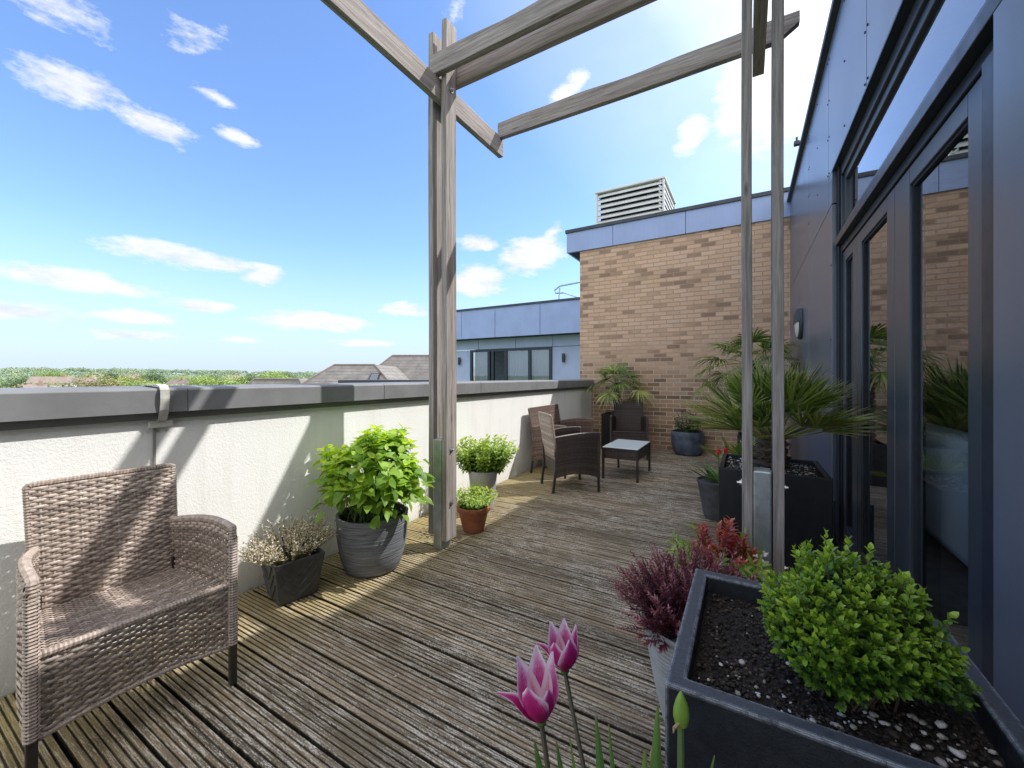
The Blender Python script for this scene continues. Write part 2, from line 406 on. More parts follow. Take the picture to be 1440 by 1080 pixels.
def roof_tile():
    t=NT('grey_brown_roof_tiles'); g=t.n('ShaderNodeNewGeometry'); s=t.n('ShaderNodeSeparateXYZ',{0:g.outputs['Position']})
    z=s.outputs[2]; w=t.math('FRACT',t.math('MULTIPLY',z,3.4))
    n=t.noise(g.outputs['Position'],1.4,5,.7)
    c=t.ramp(n,[(.3,(.17,.158,.15)),(.7,(.29,.272,.26))])
    c=t.mix(t.ramp(w,[(.0,.75),(.18,0.)]),c,(.05,.04,.036))
    return t.out(t.bsdf(c,.85,0,t.bump(w,.03,.6),.2))
M['rooftile']=roof_tile()
M['farbrick']=simple('far_house_wall',(.38,.25,.18),.9,0,.15,.6); M['farcream']=simple('far_house_cream',(.62,.58,.50),.9,0,.1,.5)
M['farroof']=simple('far_house_roof',(.26,.21,.185),.9,0,.25,1.0)
M['treeA']=leaf_mat('far_tree_fresh',[(0,(.09,.15,.06)),(.5,(.23,.33,.12)),(1,(.42,.52,.20))],.25,.8,.1)
M['treeB']=leaf_mat('far_tree_dark',[(0,(.08,.13,.08)),(.5,(.15,.22,.12)),(1,(.26,.34,.18))],.2,.8,.1)
M['treeC']=leaf_mat('far_tree_russet',[(0,(.13,.135,.08)),(.5,(.27,.26,.15)),(1,(.42,.40,.25))],.25,.8,.1)
M['treeD']=leaf_mat('hazy_wood',[(0,(.20,.27,.22)),(.5,(.27,.35,.27)),(1,(.38,.46,.33))],.2,.9,.1)  # distance haze put into the leaf colours
M['grass']=simple('far_ground_green',(.11,.16,.07),.95,0,.4,.02)
M['roomwall']=simple('dim_room_wall',(.30,.30,.30),.9); M['roomfloor']=simple('dim_room_floor',(.22,.19,.16),.6)
M['sofa']=simple('white_sofa_fabric',(.90,.95,.95),.9,0,.03,10,.002,120)
M['curtain']=simple('pale_curtain',(.60,.62,.68),.9,0,.1,3)
def lamp_lens():
    t=NT('cream_lamp_lens'); return t.out(t.bsdf((.78,.74,.60),.3))
M['lens']=lamp_lens()
M['bodygrey']=simple('dark_lamp_body',(.05,.055,.06),.5)
M['concrete']=simple('building_base_concrete',(.25,.25,.25),.9,0,.1,.5)
M['strap']=simple('weathered_grey_strap',(.50,.49,.46),.7,0,.25,20)

# ------------------------------------------------------------------ camera, light, sky
cam=bpy.data.objects.new('camera',bpy.data.cameras.new('camera')); COL.objects.link(cam)
cam.location=(0,0,1.3); cam.rotation_euler=(R(90),0,R(30.1))
cam.data.sensor_width=36; cam.data.lens=14.225; cam.data.shift_y=-.0069; cam.data.clip_start=.02; cam.data.clip_end=9000
S.camera=cam
sun=bpy.data.objects.new('sun',bpy.data.lights.new('sun','SUN')); COL.objects.link(sun)
sun.data.energy=5.0; sun.data.angle=R(.55); sun.data.color=(1,.965,.91)
sun.rotation_euler=SUN_DIR.to_track_quat('Z','Y').to_euler(); sun.location=(5,5,10)

def make_world():
    t=NT('World',True); S.world=t.m
    sky=t.n('ShaderNodeTexSky',sky_type='NISHITA'); sky.sun_disc=False
    sky.sun_elevation=math.asin(SUN_DIR.z); sky.sun_rotation=math.atan2(SUN_DIR.x,SUN_DIR.y)
    sky.air_density=1.0; sky.dust_density=.7; sky.ozone_density=2.0; sky.altitude=50
    tc=t.n('ShaderNodeTexCoord'); d=t.n('ShaderNodeVectorMath',{0:tc.outputs['Generated']},operation='NORMALIZE').outputs[0]
    s=t.n('ShaderNodeSeparateXYZ',{0:d}); x,y,z=s.outputs
    az=t.math('ARCTAN2',x,y); el=t.math('ARCSINE',z)
    # cloud plane coordinates: perspective flattens clouds toward the horizon
    zz=t.math('ADD',t.math('MAXIMUM',z,0.),.12)
    cp=t.n('ShaderNodeCombineXYZ',{0:t.math('DIVIDE',x,zz),1:t.math('DIVIDE',y,zz),2:0.0}).outputs[0]
    n1=t.noise(cp,2.1,4,.62,0)
    sp=t.n('ShaderNodeCombineXYZ',{0:t.math('MULTIPLY',az,1.0),1:t.math('MULTIPLY',el,2.4),2:3.1}).outputs[0]
    n2=t.noise(sp,15.0,7,.66,0)
    nn=t.math('ADD',t.math('MULTIPLY',n1,.3),t.math('MULTIPLY',n2,.7))
    # (azimuth deg, elevation deg, half width, half height, tilt deg, density)
    blobs=CLOUDS; ae=t.n('ShaderNodeCombineXYZ',{0:az,1:el,2:0.0}).outputs[0]
    acc=None
    for (a0,e0,ra,re,ti,st) in blobs:
        mp=t.n('ShaderNodeMapping',{'Vector':ae,'Location':(R(a0),R(e0),0),'Rotation':(0,0,R(ti)),'Scale':(R(ra)/.62,R(re)/.62,1)},vector_type='TEXTURE').outputs[0]
        v=t.math('MULTIPLY',t.n('ShaderNodeTexGradient',{'Vector':mp},gradient_type='SPHERICAL').outputs[1],st)
        acc=v if acc is None else t.math('MAXIMUM',acc,v)
    dens=t.math('ADD',acc,t.math('MULTIPLY',t.math('SUBTRACT',nn,.5),1.9))
    mask=t.ramp(dens,[(.38,0.),(.52,.42),(.72,.92),(.9,1.)])
    mask=t.math('MULTIPLY',mask,t.ramp(acc,[(.02,0.),(.22,1.)]))
    mask=t.math('MULTIPLY',mask,.92)
    skyc=t.mix(1,sky.outputs[0],SKYTINT,'MULTIPLY')
    cloudc=t.mix(t.ramp(n2,[(.35,0.),(.62,1.)]),(5.6,5.9,6.4,1),CLOUDCOL)
    # pale haze near the horizon
    hz=t.n('ShaderNodeMapRange',{'Value':el,'From Min':R(17),'From Max':R(-1),'To Min':0.,'To Max':1.},interpolation_type='SMOOTHSTEP').outputs[0]
    skyc=t.mix(t.math('MULTIPLY',hz,.9),skyc,HAZECOL)
    c=t.mix(mask,skyc,cloudc)
    # thin bright veil on the sunward side of the sky
    vl=t.n('ShaderNodeVectorMath',{0:d,1:tuple(SUN_DIR)},operation='DOT_PRODUCT').outputs['Value']
    veil=t.math('MULTIPLY',t.ramp(vl,[(.52,0.),(.74,.22),(.94,1.)]),t.ramp(n1,[(.25,.65),(.6,1.)]))
    c=t.mix(veil,c,(12.5,12.3,11.8,1))
    cb_=t.n('ShaderNodeVectorMath',{0:d,1:tuple(Vector((.30,-.62,.66)).normalized())},operation='DOT_PRODUCT').outputs['Value']  # added unseen cloud bank overhead and behind, bright for fill light
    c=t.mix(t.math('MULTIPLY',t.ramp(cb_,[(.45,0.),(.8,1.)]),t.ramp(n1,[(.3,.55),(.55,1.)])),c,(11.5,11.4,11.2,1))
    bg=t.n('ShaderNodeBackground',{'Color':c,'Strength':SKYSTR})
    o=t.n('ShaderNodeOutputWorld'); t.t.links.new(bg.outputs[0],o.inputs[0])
SKYSTR=.15; SKYTINT=(1.55,1.78,2.15,1); CLOUDCOL=(7.3,7.3,7.4,1); HAZECOL=(4.5,5.45,6.5,1)
CLOUDS=[
 (-77.3,26.2,4.0,1.7,4,1.0),(-71.6,24.9,3.6,1.5,-8,1.0),(-64.2,26.2,2.0,.8,-8,.9),
 (-68.5,33.5,4.4,1.9,14,.70),(-79.0,31.5,5.5,2.2,-6,.85),(-66.5,29.2,3.2,.8,-14,.62),
 (-68.0,12.9,8.0,1.15,-2,1.15),(-61.5,12.0,2.8,1.3,4,1.1),(-77.5,9.2,6.0,1.15,-1,1.1),(-81.0,5.9,4.2,.9,0,1.2),(-67.5,7.9,3.2,.75,0,1.15),
 (-73.0,6.2,3.2,.75,0,1.15),(-73.5,4.3,4.4,.65,0,1.0),(-56.5,7.0,6.8,1.1,-1,1.2),(-50.0,4.5,4.6,.55,0,.9),(-45.0,9.2,4.0,.9,2,1.1),(-64.0,4.4,2.4,.5,0,.8),
 (-35.0,13.4,4.4,2.2,6,1.3),(-35.0,18.3,3.0,1.2,0,1.1),(-27.5,16.6,4.6,2.4,12,1.25),(-24.5,19.6,2.2,1.0,30,.8),
 (-22.0,35.2,2.6,1.2,24,1.05),(-6.0,28.8,2.6,1.7,30,1.1),(1.5,30.5,5.0,4.6,-20,1.5),(9,38,9,7,0,1.3),(-38,42,4,1.6,50,.55)]
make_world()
S.cycles.max_bounces=6; S.cycles.diffuse_bounces=3; S.cycles.glossy_bounces=3; S.cycles.transmission_bounces=4; S.cycles.transparent_max_bounces=6
S.cycles.caustics_reflective=False; S.cycles.caustics_refractive=False
S.world.cycles.sampling_method='MANUAL'; S.world.cycles.sample_map_resolution=512
S.view_settings.view_transform='Standard'; S.view_settings.look='None'; S.view_settings.exposure=0; S.view_settings.gamma=1

# ------------------------------------------------------------------ deck and base of the building
XW=-2.63; XC=.59; YB=7.65
def build_deck():
    pts=[]; b=MB(); y=-1.5
    while y<YB-.01:
        dz=random.uniform(-.0008,.0008); g=random.uniform(.012,.017); w=.15-g; y0=y; n=6; rw=w/n
        prof=[(y0,-.028+dz),(y0,-.002+dz),(y0+.0015,dz)]
        for k in range(n):
            a=y0+k*rw
            if k: prof+=[(a-.0006,-.0065+dz),(a+.0032,-.0065+dz),(a+.0045,-.0008+dz),(a+.006,dz)]
            prof+=[(a+rw-.005,dz+random.uniform(-.0006,.0004)),(a+rw-.0035,-.0008+dz)] if k<n-1 else [(a+rw-.0015,dz),(a+rw,-.002+dz)]
        prof+=[(y0+w,-.028+dz)]
        x0,x1=XW+random.uniform(.004,.012),XC-.004
        m=len(prof); vs=[(x0,p,q) for p,q in prof]+[(x1,p,q) for p,q in prof]
        b.add(vs,[(i+1,i,m+i,m+i+1) for i in range(m-1)])
        y+=.15
    return b
o=build_deck().build('decking_floor',M['deck']); struct(o,'weathered grooved timber decking floor','decking')
o=MB().box(XW-.4,XC+4.0,-1.6,YB,-.4,-.05).build('roof_slab',M['seam']); struct(o)
o=MB().box(XW-.34,XC+5,-3,YB+6,-14,-.402).build('building_base',M['concrete']); struct(o)

lm=LM(); n=260; xx=rng.uniform(XW+.05,XC-.1,n); yy=rng.uniform(.2,7.3,n)
add_leaves(lm,np.stack([xx,yy,np.full(n,.0035)],1),rand_dirs(n,-.08,.08),np.tile([[0,0,1.]],(n,1)),rng.uniform(.006,.022,n),rng.uniform(.003,.009,n),.3,-.2,rng.random(n))
o=lm.build('leaf_litter',leaf_mat('dry_litter',[(0,(.10,.06,.03)),(.6,(.32,.24,.13)),(1,(.65,.60,.50))],.1)); o['kind']='stuff'; tag(o,'scattered dry leaf flecks and crumbs lying on the decking','leaf litter')
# parapet
par=thing('parapet_wall','white roughcast parapet wall with grey metal coping along the left of the deck','wall',(XW,0,0))
b=MB(); b.box(-.32,0,-3,YB-.003,-.4,1.09); o=b.build('rendered_wall',M['render'],par)
b=MB(); b.box(-.335,.022,-3,YB-.004,1.082,1.13); b.build('drip_flashing',M['copingdark'],par)
ys=[-3,-1.4,.18,1.0,2.35,3.75,5.15,6.55,YB-.005]
for i in range(len(ys)-1):
    b=MB(); dz=random.uniform(-.002,.002); y0,y1=ys[i]+.0015,ys[i+1]-.0015
    b.prism([(.055,1.118+dz),(.055,1.232+dz),(.047,1.242+dz),(-.17,1.252+dz),(-.385,1.242+dz),(-.39,1.118+dz),(-.38,1.118+dz),(-.38,1.132),(.045,1.132),(.045,1.118+dz)],'y',y0,y1)
    b.build('coping_section',M['coping'],par,bevel=.002,seg=1)
# strap over the coping with strip down the wall
sp=thing('conductor_strap','pale weathered strap bent over the coping beside a thin strip down the white wall','strap',(XW,0,0))
px=.895
b=MB()
pts=[(-.2,1.262),(-.05,1.262),(.02,1.262),(.055,1.255),(.072,1.235),(.074,1.19),(.066,1.13),(.045,1.085),(.02,1.075)]
w=.019
for i in range(len(pts)-1):
    (x0,z0),(x1,z1)=pts[i],pts[i+1]
    b.add([(x0,px-w,z0),(x0,px+w,z0),(x1,px+w,z1),(x1,px-w,z1),(x0-.004,px-w,z0-.005),(x0-.004,px+w,z0-.005),(x1-.004,px+w,z1-.005),(x1-.004,px-w,z1-.005)],[(0,1,2,3),(4,7,6,5),(0,3,7,4),(1,5,6,2)])
b.build('bent_strap',M['strap'],sp,smooth=True)
b=MB(); b.box(.012,.026,px-.05,px+.05,1.04,1.075); b.build('clip',M['strap'],sp,bevel=.003)
b=MB(); b.box(.001,.012,px-.026,px-.016,.0,1.045); b.build('wall_strip',M['copingdark'],sp)

# ------------------------------------------------------------------ brick building at the end
bb=thing('brick_building','buff brick end wall with a blue metal fascia closing off the terrace','building',(0,YB,0))
b=MB(); b.box(-2.87,XC+1,.0,6,-14,3.80); b.build('brick_wall',M['brick'],bb)
FX=[-3.14,-2.20,-.92,.36,XC+1.2]
for i in range(4):
    b=MB(); b.box(FX[i]+(.0 if i==0 else .004),FX[i+1]-.004,-.035,.02,3.80,4.19); b.build('fascia_panel',M['fascia'],bb,bevel=.002,seg=1)
b=MB(); b.box(-3.14,-3.10,.022,6,3.80,4.19); b.build('side_fascia',M['fascia'],bb)
b=MB(); b.box(-3.10,XC+1.2,.0215,6,3.802,4.18); b.build('roof_edge_core',M['seam'],bb)
b=MB(); b.box(-3.165,XC+1.2,-.06,6.02,4.19,4.255); b.build('roof_trim',M['roofcap'],bb,bevel=.004)

# roof vent
vt=thing('roof_vent','silver louvred ventilation housing standing on the brick building roof','vent',(-2.35,10.2,4.25))
b=MB(); b.box(-.70,.70,-.66,.66,0,1.42); b.build('vent_core',M['seam'],vt)
for k in range(11):
    z=.06+k*.128
    for side in range(4):
        b=MB(); L=.76
        b.prism([(-.66-.10,z),(-.66-.10,z+.05),(-.66,z+.125),(-.66,z+.085)],'x',-L,L)
        ob=b.build('louvre_blade',M['louvre'],vt); ob.rotation_euler=(0,0,side*PI/2)
        if side>1: bpy.data.objects.remove(ob)
for sx in (-1,1):
    for sy in (-1,1): MB().box(sx*.76-.02,sx*.76+.02,sy*.76-.02,sy*.76+.02,0,1.44).build('corner_post',M['louvre'],vt)
b=MB(); h=1.44
vs=[(-.80,-.80,h),(.80,-.80,h),(.80,.80,h),(-.80,.80,h),(-.80,-.80,h+.05),(.80,-.80,h+.05),(.80,.80,h+.05),(-.80,.80,h+.05),(-.3,-.3,h+.16),(.3,-.3,h+.16),(.3,.3,h+.16),(-.3,.3,h+.16)]
b.add(vs,[(3,2,1,0),(0,1,5,4),(1,2,6,5),(2,3,7,6),(3,0,4,7),(4,5,9,8),(5,6,10,9),(6,7,11,10),(7,4,8,11),(8,9,10,11)])
b.build('vent_lid',M['louvre'],vt,bevel=.01)

# handrail on the far roof
hr=thing('roof_guard_rail','bent metal guard rail on the far blue building roof','railing',(-6.35,14.7,4.25))
b=MB(); b.tube([(1.6,0,.72),(.0,0,.62),(-.22,0,.48),(-.18,0,.36),(.15,.0,.34)],.03,8); b.build('rail',M['galv'],hr,smooth=True)
b=MB(); b.tube([(.0,0,.55),(-.05,0,0)],.025,8); b.tube([(.15,0,.34),(1.0,0,.0)],.02,8); b.build('rail_post',M['galv'],hr,smooth=True)

# ------------------------------------------------------------------ blue building beyond
bl=thing('blue_building','pale blue panelled building with a deep fascia and sliding windows beyond the parapet','building',(0,14.2,0))
fx=[-12.2,-10.78,-9.05,-6.97,-5.15,-3.3,-1.4]
for i in range(len(fx)-1):
    b=MB(); b.box(fx[i]+(.01 if i else 0),fx[i+1]-.01,0,.05,2.95,4.17); b.build('fascia_panel',M['fascia'],bl,bevel=.003,seg=1)
b=MB(); b.box(-12.2,-1.4,.052,8,2.952,4.16); b.build('roof_core',M['seam'],bl)
b=MB(); b.box(-12.25,-1.4,-.04,8.05,4.17,4.25); b.build('roof_trim',M['roofcap'],bl)
wx=[-11.9,-10.3,-8.4,-6.7,-1.4]; WX0,WX1=-10.72,-6.72
for i in range(4):
    b=MB(); b.box(wx[i]+.01,wx[i+1]-.01,.6,.66,2.52,2.95); b.build('wall_panel',M['bluewall'],bl)
b=MB(); b.box(-11.9,WX0-.002,.6,.66,-14,2.5); b.box(WX1+.002,-1.4,.6,.66,-14,2.5); b.box(WX0,WX1,.6,.66,-14,-.0); b.build('wall_face',M['bluewall'],bl)
b=MB(); b.box(-11.9,-1.4,2.6,8,-14,2.95); b.build('inner_core',M['roomwall'],bl)
b=MB(); b.box(WX0,WX1,.4,2.6,-.2,0); b.build('window_floor',M['roomfloor'],bl)
fr=MB(); f0=.07
fr.box(WX0,WX1,.54,.64,2.40,2.50); fr.box(WX0,WX0+.12,.54,.64,0,2.40); fr.box(WX1-.12,WX1,.54,.64,0,2.40)
for x in (-9.72,-9.52,-8.86,-7.72): fr.box(x-.06,x+.06,.535,.645,0,2.40)
wf=fr.build('window_frame',M['frame'],bl)
for (x0,x1) in ((WX0+.12,-9.78),(-8.80,-7.78),(-7.66,WX1-.12)):
    b=MB(); b.box(x0,x1,.585,.60,.02,2.40); b.build('pane',M['glassfar'],wf)
    b=MB(); n=26
    xs=np.linspace(x0,x1,n)
    for i in range(n-1):
        b.quad((xs[i],.80+.03*math.sin(i*1.9),0),(xs[i+1],.80+.03*math.sin((i+1)*1.9),0),(xs[i+1],.80+.03*math.sin((i+1)*1.9),2.4),(xs[i],.80+.03*math.sin(i*1.9),2.4))
    b.build('curtain',M['curtain'],wf)
for (x,z,lb) in ((-11.3,2.02,'small dark wall light left of the far windows'),(-6.2,2.05,'small dark wall light right of the far windows')):
    L=thing('wall_light',lb,'light',(x,14.8,z)); b=MB(); b.lathe([(.055,-.17),(.06,-.16),(.06,.16),(.055,.17)],14,(0,-.1,0)); b.build('lamp_body',M['bodygrey'],L,smooth=True)
    b=MB(); b.box(-.02,.02,-.09,0,-.05,.05); b.build('bracket',M['bodygrey'],L)

# ------------------------------------------------------------------ clad wall on the right
cb=thing('clad_building','blue grey metal clad wall with tall glazed doors along the right of the deck','building',(XC,0,0))
pan_t=.03
def panel(y0,y1,z0,z1,mat='clad',name='cladding_panel',x=0):
    b=MB(); g=.004; b.box(x,x+pan_t,y0+g,y1-g,z0+g,z1-g); return b.build(name,M[mat],cb,bevel=.002,seg=1)
ZT=4.02; YO0,YO1=1.64,4.07; ZO=2.94; ZS=2.68
Y1=[4.07,4.23,5.45,6.67,YB-.003]
for (a,c) in ((4.07,5.45),(5.45,6.67),(6.67,YB-.003)):
    panel(a,c,.03,ZS)
panel(4.23,5.45,ZS,ZT); panel(5.45,6.67,ZS,ZT); panel(6.67,YB-.003,ZS,ZT)
panel(4.07,4.23,ZS,ZO)
for (a,c) in ((3.0,4.23),(1.78,3.0),(.56,1.78),(-.66,.56),(-1.88,-.66)): panel(a,c,ZO,ZT)
for (a,c) in ((1.22,YO0),(0.4,1.22),(-.82,.4),(-1.88,-.82)): panel(a,c,.03,2.31)
b=MB(); b.box(.031,.06,4.0,YB-.01,.0,ZT-.02); b.box(.031,.06,-3,4.0,ZO+.012,ZT-.02); b.box(.031,.06,-3,YO0+.0,0,2.30)
b.build('wall_backing',M['seam'],cb)
b=MB(); b.box(-.045,.45,-3,YB-.012,ZT,ZT+.055); b.build('wall_capping',M['roofcap'],cb,bevel=.004)
b=MB(); b.box(.45,6,-3,YB-.012,ZT-.1,ZT+.0); b.build('flat_roof',M['roofcap'],cb)
rv=[(yy+dy,zz) for yy in (5.45,4.23,3.0,1.78) for zz in (2.98,3.28,3.58,3.92) for dy in (-.03,.03)]
rv+=[(yy,zz) for yy in (4.84,3.6,2.4) for zz in (3.05,3.5,3.92)]+[(4.11,zz) for zz in (.4,1.0,1.6,2.2)]
b=MB(); b.lathe([(.007,-.004),(.007,0)],8,(0,0,0),'x'); rivet=b.build('rivet',M['seam'],cb)
for q,(yy,zz) in enumerate(rv):
    o=rivet
    if q: o=rivet.copy(); COL.objects.link(o); o.parent=cb
    o.location=(0,yy,zz)
# reveal round the opening
b=MB(); b.box(.0305,.12,YO1-.0,YO1+.02,0,ZO); b.box(.0,.12,-3,YO1,ZO-.0,ZO+.011); b.build('opening_reveal',M['frame'],cb)
# upper light: outer frame, glass
XF=.045
b=MB()
b.box(XF,XF+.07,-2.6,YO1-.002,ZO-.075,ZO-.002)
b.box(XF,XF+.07,YO1-.075,YO1-.002,0.02,ZO-.0755)
b.box(XF-.005,XF+.07,-2.6,YO1-.0755,2.375,2.44)
b.box(XF+.018,XF+.07,-2.6,YO1-.0755,2.44,2.49)
b.box(XF+.018,XF+.07,-2.6,YO1-.0755,2.81,2.8645)
b.box(XF+.018,XF+.07,YO1-.125,YO1-.0757,2.49,2.81)
uf=b.build('upper_window_frame',M['framelt'],cb,bevel=.003,seg=1)
b=MB(); b.box(XF+.035,XF+.05,-2.6,YO1-.125,2.49,2.81); b.build('glass',M['glass'],uf)
b=MB(); b.box(XF-.04,XF+.06,-2.6,YO1-.0757,2.315,2.374); b.build('transom_drip',M['frame'],cb,bevel=.004)
b=MB(); b.box(XF+.0,XF+.07,YO0+.002,YO1-.0757,2.262,2.313); b.box(XF-.012,XF+.07,YO0+.002,1.796,.0455,2.26)
b.box(XF-.03,XF+.09,YO0,YO1-.0757,0.0,.045)
b.build('door_frame',M['frame'],cb,bevel=.003,seg=1)
def leaf(y0,y1,g0,g1,z0=.05,z1=2.255,gz0=.17,gz1=2.175,handle=None):
    b=MB(); x0,x1=XF+.008,XF+.062
    b.box(x0,x1,y0,g0,z0,z1); b.box(x0,x1,g1,y1,z0,z1); b.box(x0,x1,g0,g1,gz1,z1); b.box(x0,x1,g0,g1,z0,gz0)
    d=b.build('door_leaf',M['framelt'],cb,bevel=.003,seg=1)
    b=MB(); e=.012
    b.box(x0+.010,x1-.01,g0+.0005,g0+e,gz0+.0005,gz1-.0005); b.box(x0+.010,x1-.01,g1-e,g1-.0005,gz0+.0005,gz1-.0005); b.box(x0+.010,x1-.01,g0+e,g1-e,gz1-e,gz1-.0005); b.box(x0+.010,x1-.01,g0+e,g1-e,gz0+.0005,gz0+e)
    b.build('gasket',M['seam'],d)
    b=MB(); b.box(XF+.03,XF+.045,g0+e+.0005,g1-e-.0005,gz0+e,gz1-e); b.build('glass',M['glass'],d)
    if handle:
        b=MB(); b.box(x0-.012,x0-.0005,handle-.02,handle+.02,.92,1.14); b.tube([(x0-.04,handle,1.07),(x0-.055,handle,1.07),(x0-.055,handle+.12,1.07)],.009,8); b.tube([(x0-.01,handle,1.07),(x0-.045,handle,1.07)],.009,8)
        b.build('handle',M['bodygrey'],d,bevel=.002)
leaf(1.80,2.715,1.944,2.505); leaf(2.722,3.50,2.85,3.405); leaf(3.507,3.98,3.65,3.90)
b=MB(); b.box(XF+.0,XF+.07,3.983,3.994,.05,2.26); b.build('door_post',M['frame'],cb)
# grey junction box near the door foot
b=MB(); b.box(-.075,-.001,3.05+.86,4.02,.05,.36); jb=b.build('junction_box',M['framelt'],None,bevel=.01); jb.location=(XC,0,0); tag(jb,'small blue grey box low on the door frame behind the palm planter','box')
# room seen through the glass
b=MB(); x0,x1,y0,y1,z0,z1=XC+.13,XC+4.2,-3,7.2,0.0,2.95
b.quad((x1,y0,z0),(x1,y1,z0),(x1,y1,z1),(x1,y0,z1)); b.quad((x0,y1,z0),(x0,y1,z1),(x1,y1,z1),(x1,y1,z0)); b.quad((x0,y0,z0),(x1,y0,z0),(x1,y0,z1),(x0,y0,z1)); b.quad((x0,y0,z1),(x1,y0,z1),(x1,y1,z1),(x0,y1,z1))
o=b.build('room_walls',M['roomwall']); struct(o)
b=MB(); b.quad((x0-.06,y0,.004),(x1,y0,.004),(x1,y1,.004),(x0-.06,y1,.004)); o=b.build('room_floor',M['roomfloor']); struct(o)
sf=thing('sofa','white fabric sofa seen through the glazed door','sofa',(1.68,4.25,0))
b=MB(); b.box(-.48,.45,-1.0,1.0,.08,.40); b.build('sofa_base',M['sofa'],sf,bevel=.05,seg=4,smooth=True)
b=MB(); b.box(-.50,-.24,-1.15,1.0,.10,.90); b.build('backrest',M['sofa'],sf,bevel=.07,seg=4,smooth=True)
for s_ in (-1,1):
    b=MB(); b.box(-.46,.44,s_*1.1-.1,s_*1.1+.1,.08,.62); b.build('armrest',M['sofa'],sf,bevel=.06,seg=4,smooth=True)
for k in (-.5,.5):
    b=MB(); b.box(-.22,.45,k-.48,k+.48,.40,.54); b.build('seat_cushion',M['sofa'],sf,bevel=.04,seg=3,smooth=True)

# bulkhead wall lamp
wl=thing('bulkhead_lamp','round dark bulkhead lamp with a cream lens on the clad wall','lamp',(XC,6.15,1.96))
b=MB(); b.lathe([(.19,0),(.195,-.01),(.19,-.03),(.172,-.042)],40,(0,0,0),'x'); b.build('lamp_body',M['bodygrey'],wl,smooth=True)
b=MB(); prof=[(.165,-.0422),(.15,-.052),(.11,-.062),(.05,-.068),(.005,-.07)]; b.lathe(prof,40,(0,0,0),'x'); b.build('lens',M['lens'],wl,smooth=True)
b=MB(); n=20; pr=[(.196,-.03),(.185,-.052),(.155,-.066),(.10,-.077),(.03,-.082)]
vs=[];fs=[]
for j,(r,x) in enumerate(pr):
    for k in range(n+1):
        a=PI*.02+PI*.96*k/n; vs.append((x,r*math.cos(a),r*math.sin(a)))
for j in range(len(pr)-1):
    for k in range(n): o_=j*(n+1)+k; fs.append((o_,o_+1,o_+n+2,o_+n+1))
b.add(vs,fs); b.build('eyelid_hood',M['bodygrey'],wl,smooth=True)
cm=thing('wall_camera','tiny dark fitting on the clad wall capping near the brick wall','camera',(XC-.05,5.9,ZT+.05))
b=MB(); b.box(-.05,.01,-.03,.03,0,.05); b.build('camera_body',M['bodygrey'],cm,bevel=.008); b=MB(); b.tube([(-.02,0,.05),(-.02,0,.10)],.012,8); b.build('stalk',M['bodygrey'],cm)

# ------------------------------------------------------------------ pergola
pg=thing('pergola','weathered grey timber pergola with paired uprights and bolted beams over the deck','pergola',(0,0,0))
def beam(axis, a0, a1, c, d, w, h, chamfer=0, warp=.006, seed=0, mat=None):
    """axis x: from a0..a1 at y=c, bottom z=d"""
    r=random.Random(seed); n=max(8,int(abs(a1-a0)/.12)); b=MB()
    ph=[r.uniform(0,6) for _ in range(4)]; vs=[]; fs=[]
    for i in range(n+1):
        f=i/n; a=a0+(a1-a0)*f
        wt=warp*(math.sin(a*4.1+ph[0])*.7+math.sin(a*9+ph[1])*.5); wb=warp*.25*math.sin(a*3+ph[2]); ws=warp*.3*math.sin(a*2.5+ph[3])
        lo=d+wb
        if chamfer and a>a1-chamfer: lo=d+h*.55*(a-(a1-chamfer))/chamfer
        for (u,v) in ((-w/2,lo),(w/2,lo),(w/2,d+h+wt),(-w/2,d+h+wt)):
            vs.append((a,c+u+ws,v) if axis=='x' else (c+u+ws,a,v))
        if i: 
            o_=4*(i-1)
            for k in range(4): fs.append((o_+k,o_+(k+1)%4,o_+4+(k+1)%4,o_+4+k))
    fs.append((3,2,1,0)); o_=4*n; fs.append((o_,o_+1,o_+2,o_+3)); b.add(vs,fs)
    return b
PY=2.42; XL=-2.02; XR=.068
def upright(x, z0, z1=3.93):
    b=MB(); n=14; vs=[]; fs=[]
    for i in range(n+1):
        z=z0+(z1-z0)*i/n; dx=.002*math.sin(z*2+x); dy=.003*math.sin(z*1.7+x*3)
        for (u,v) in ((-.0235,-.06),(.0235,-.06),(.0235,.06),(-.0235,.06)): vs.append((x+u+dx,PY+v+dy,z))
        if i:
            o_=4*(i-1)
            for k in range(4): fs.append((o_+k,o_+(k+1)%4,o_+4+(k+1)%4,o_+4+k))
    fs.append((3,2,1,0)); o_=4*n; fs.append((o_,o_+1,o_+2,o_+3)); b.add(vs,fs)
    return b.build('upright',M['woodz'],pg,bevel=.003)
for xc,gap in ((XL,.0645),(XR,.0665)):
    for s_ in (-1,1):
        u=upright(xc+s_*gap,.07 if s_>0 else .10, 3.93 if s_<0 else 3.98)
        for z in (.35,.75,3.47):
            b=MB(); X=xc+s_*(gap+.0235)
            b.lathe([(.021,0),(.021,s_*.003)],16,(X,PY,z),'x'); b.lathe([(.013,s_*.0032),(.013,s_*.010)],6,(X,PY,z),'x'); b.lathe([(.007,s_*.0102),(.007,s_*.02),(.005,s_*.022)],10,(X,PY,z),'x')
            b.build('bolt',M['steel'],u)
    b=MB(); b.box(xc-.039,xc+.039,PY-.0615,PY+.055,0,.83)
    b.build('steel_post_shoe',M['galv'],pg,bevel=.006)
beam('y',-1.2,3.28,XL,3.385,.05,.165,seed=3).build('main_beam',M['woody'],pg,bevel=.003)
beam('y',-1.2,3.24,XR-.0,3.36,.068,.19,seed=4).build('main_beam',M['woody'],pg,bevel=.003)
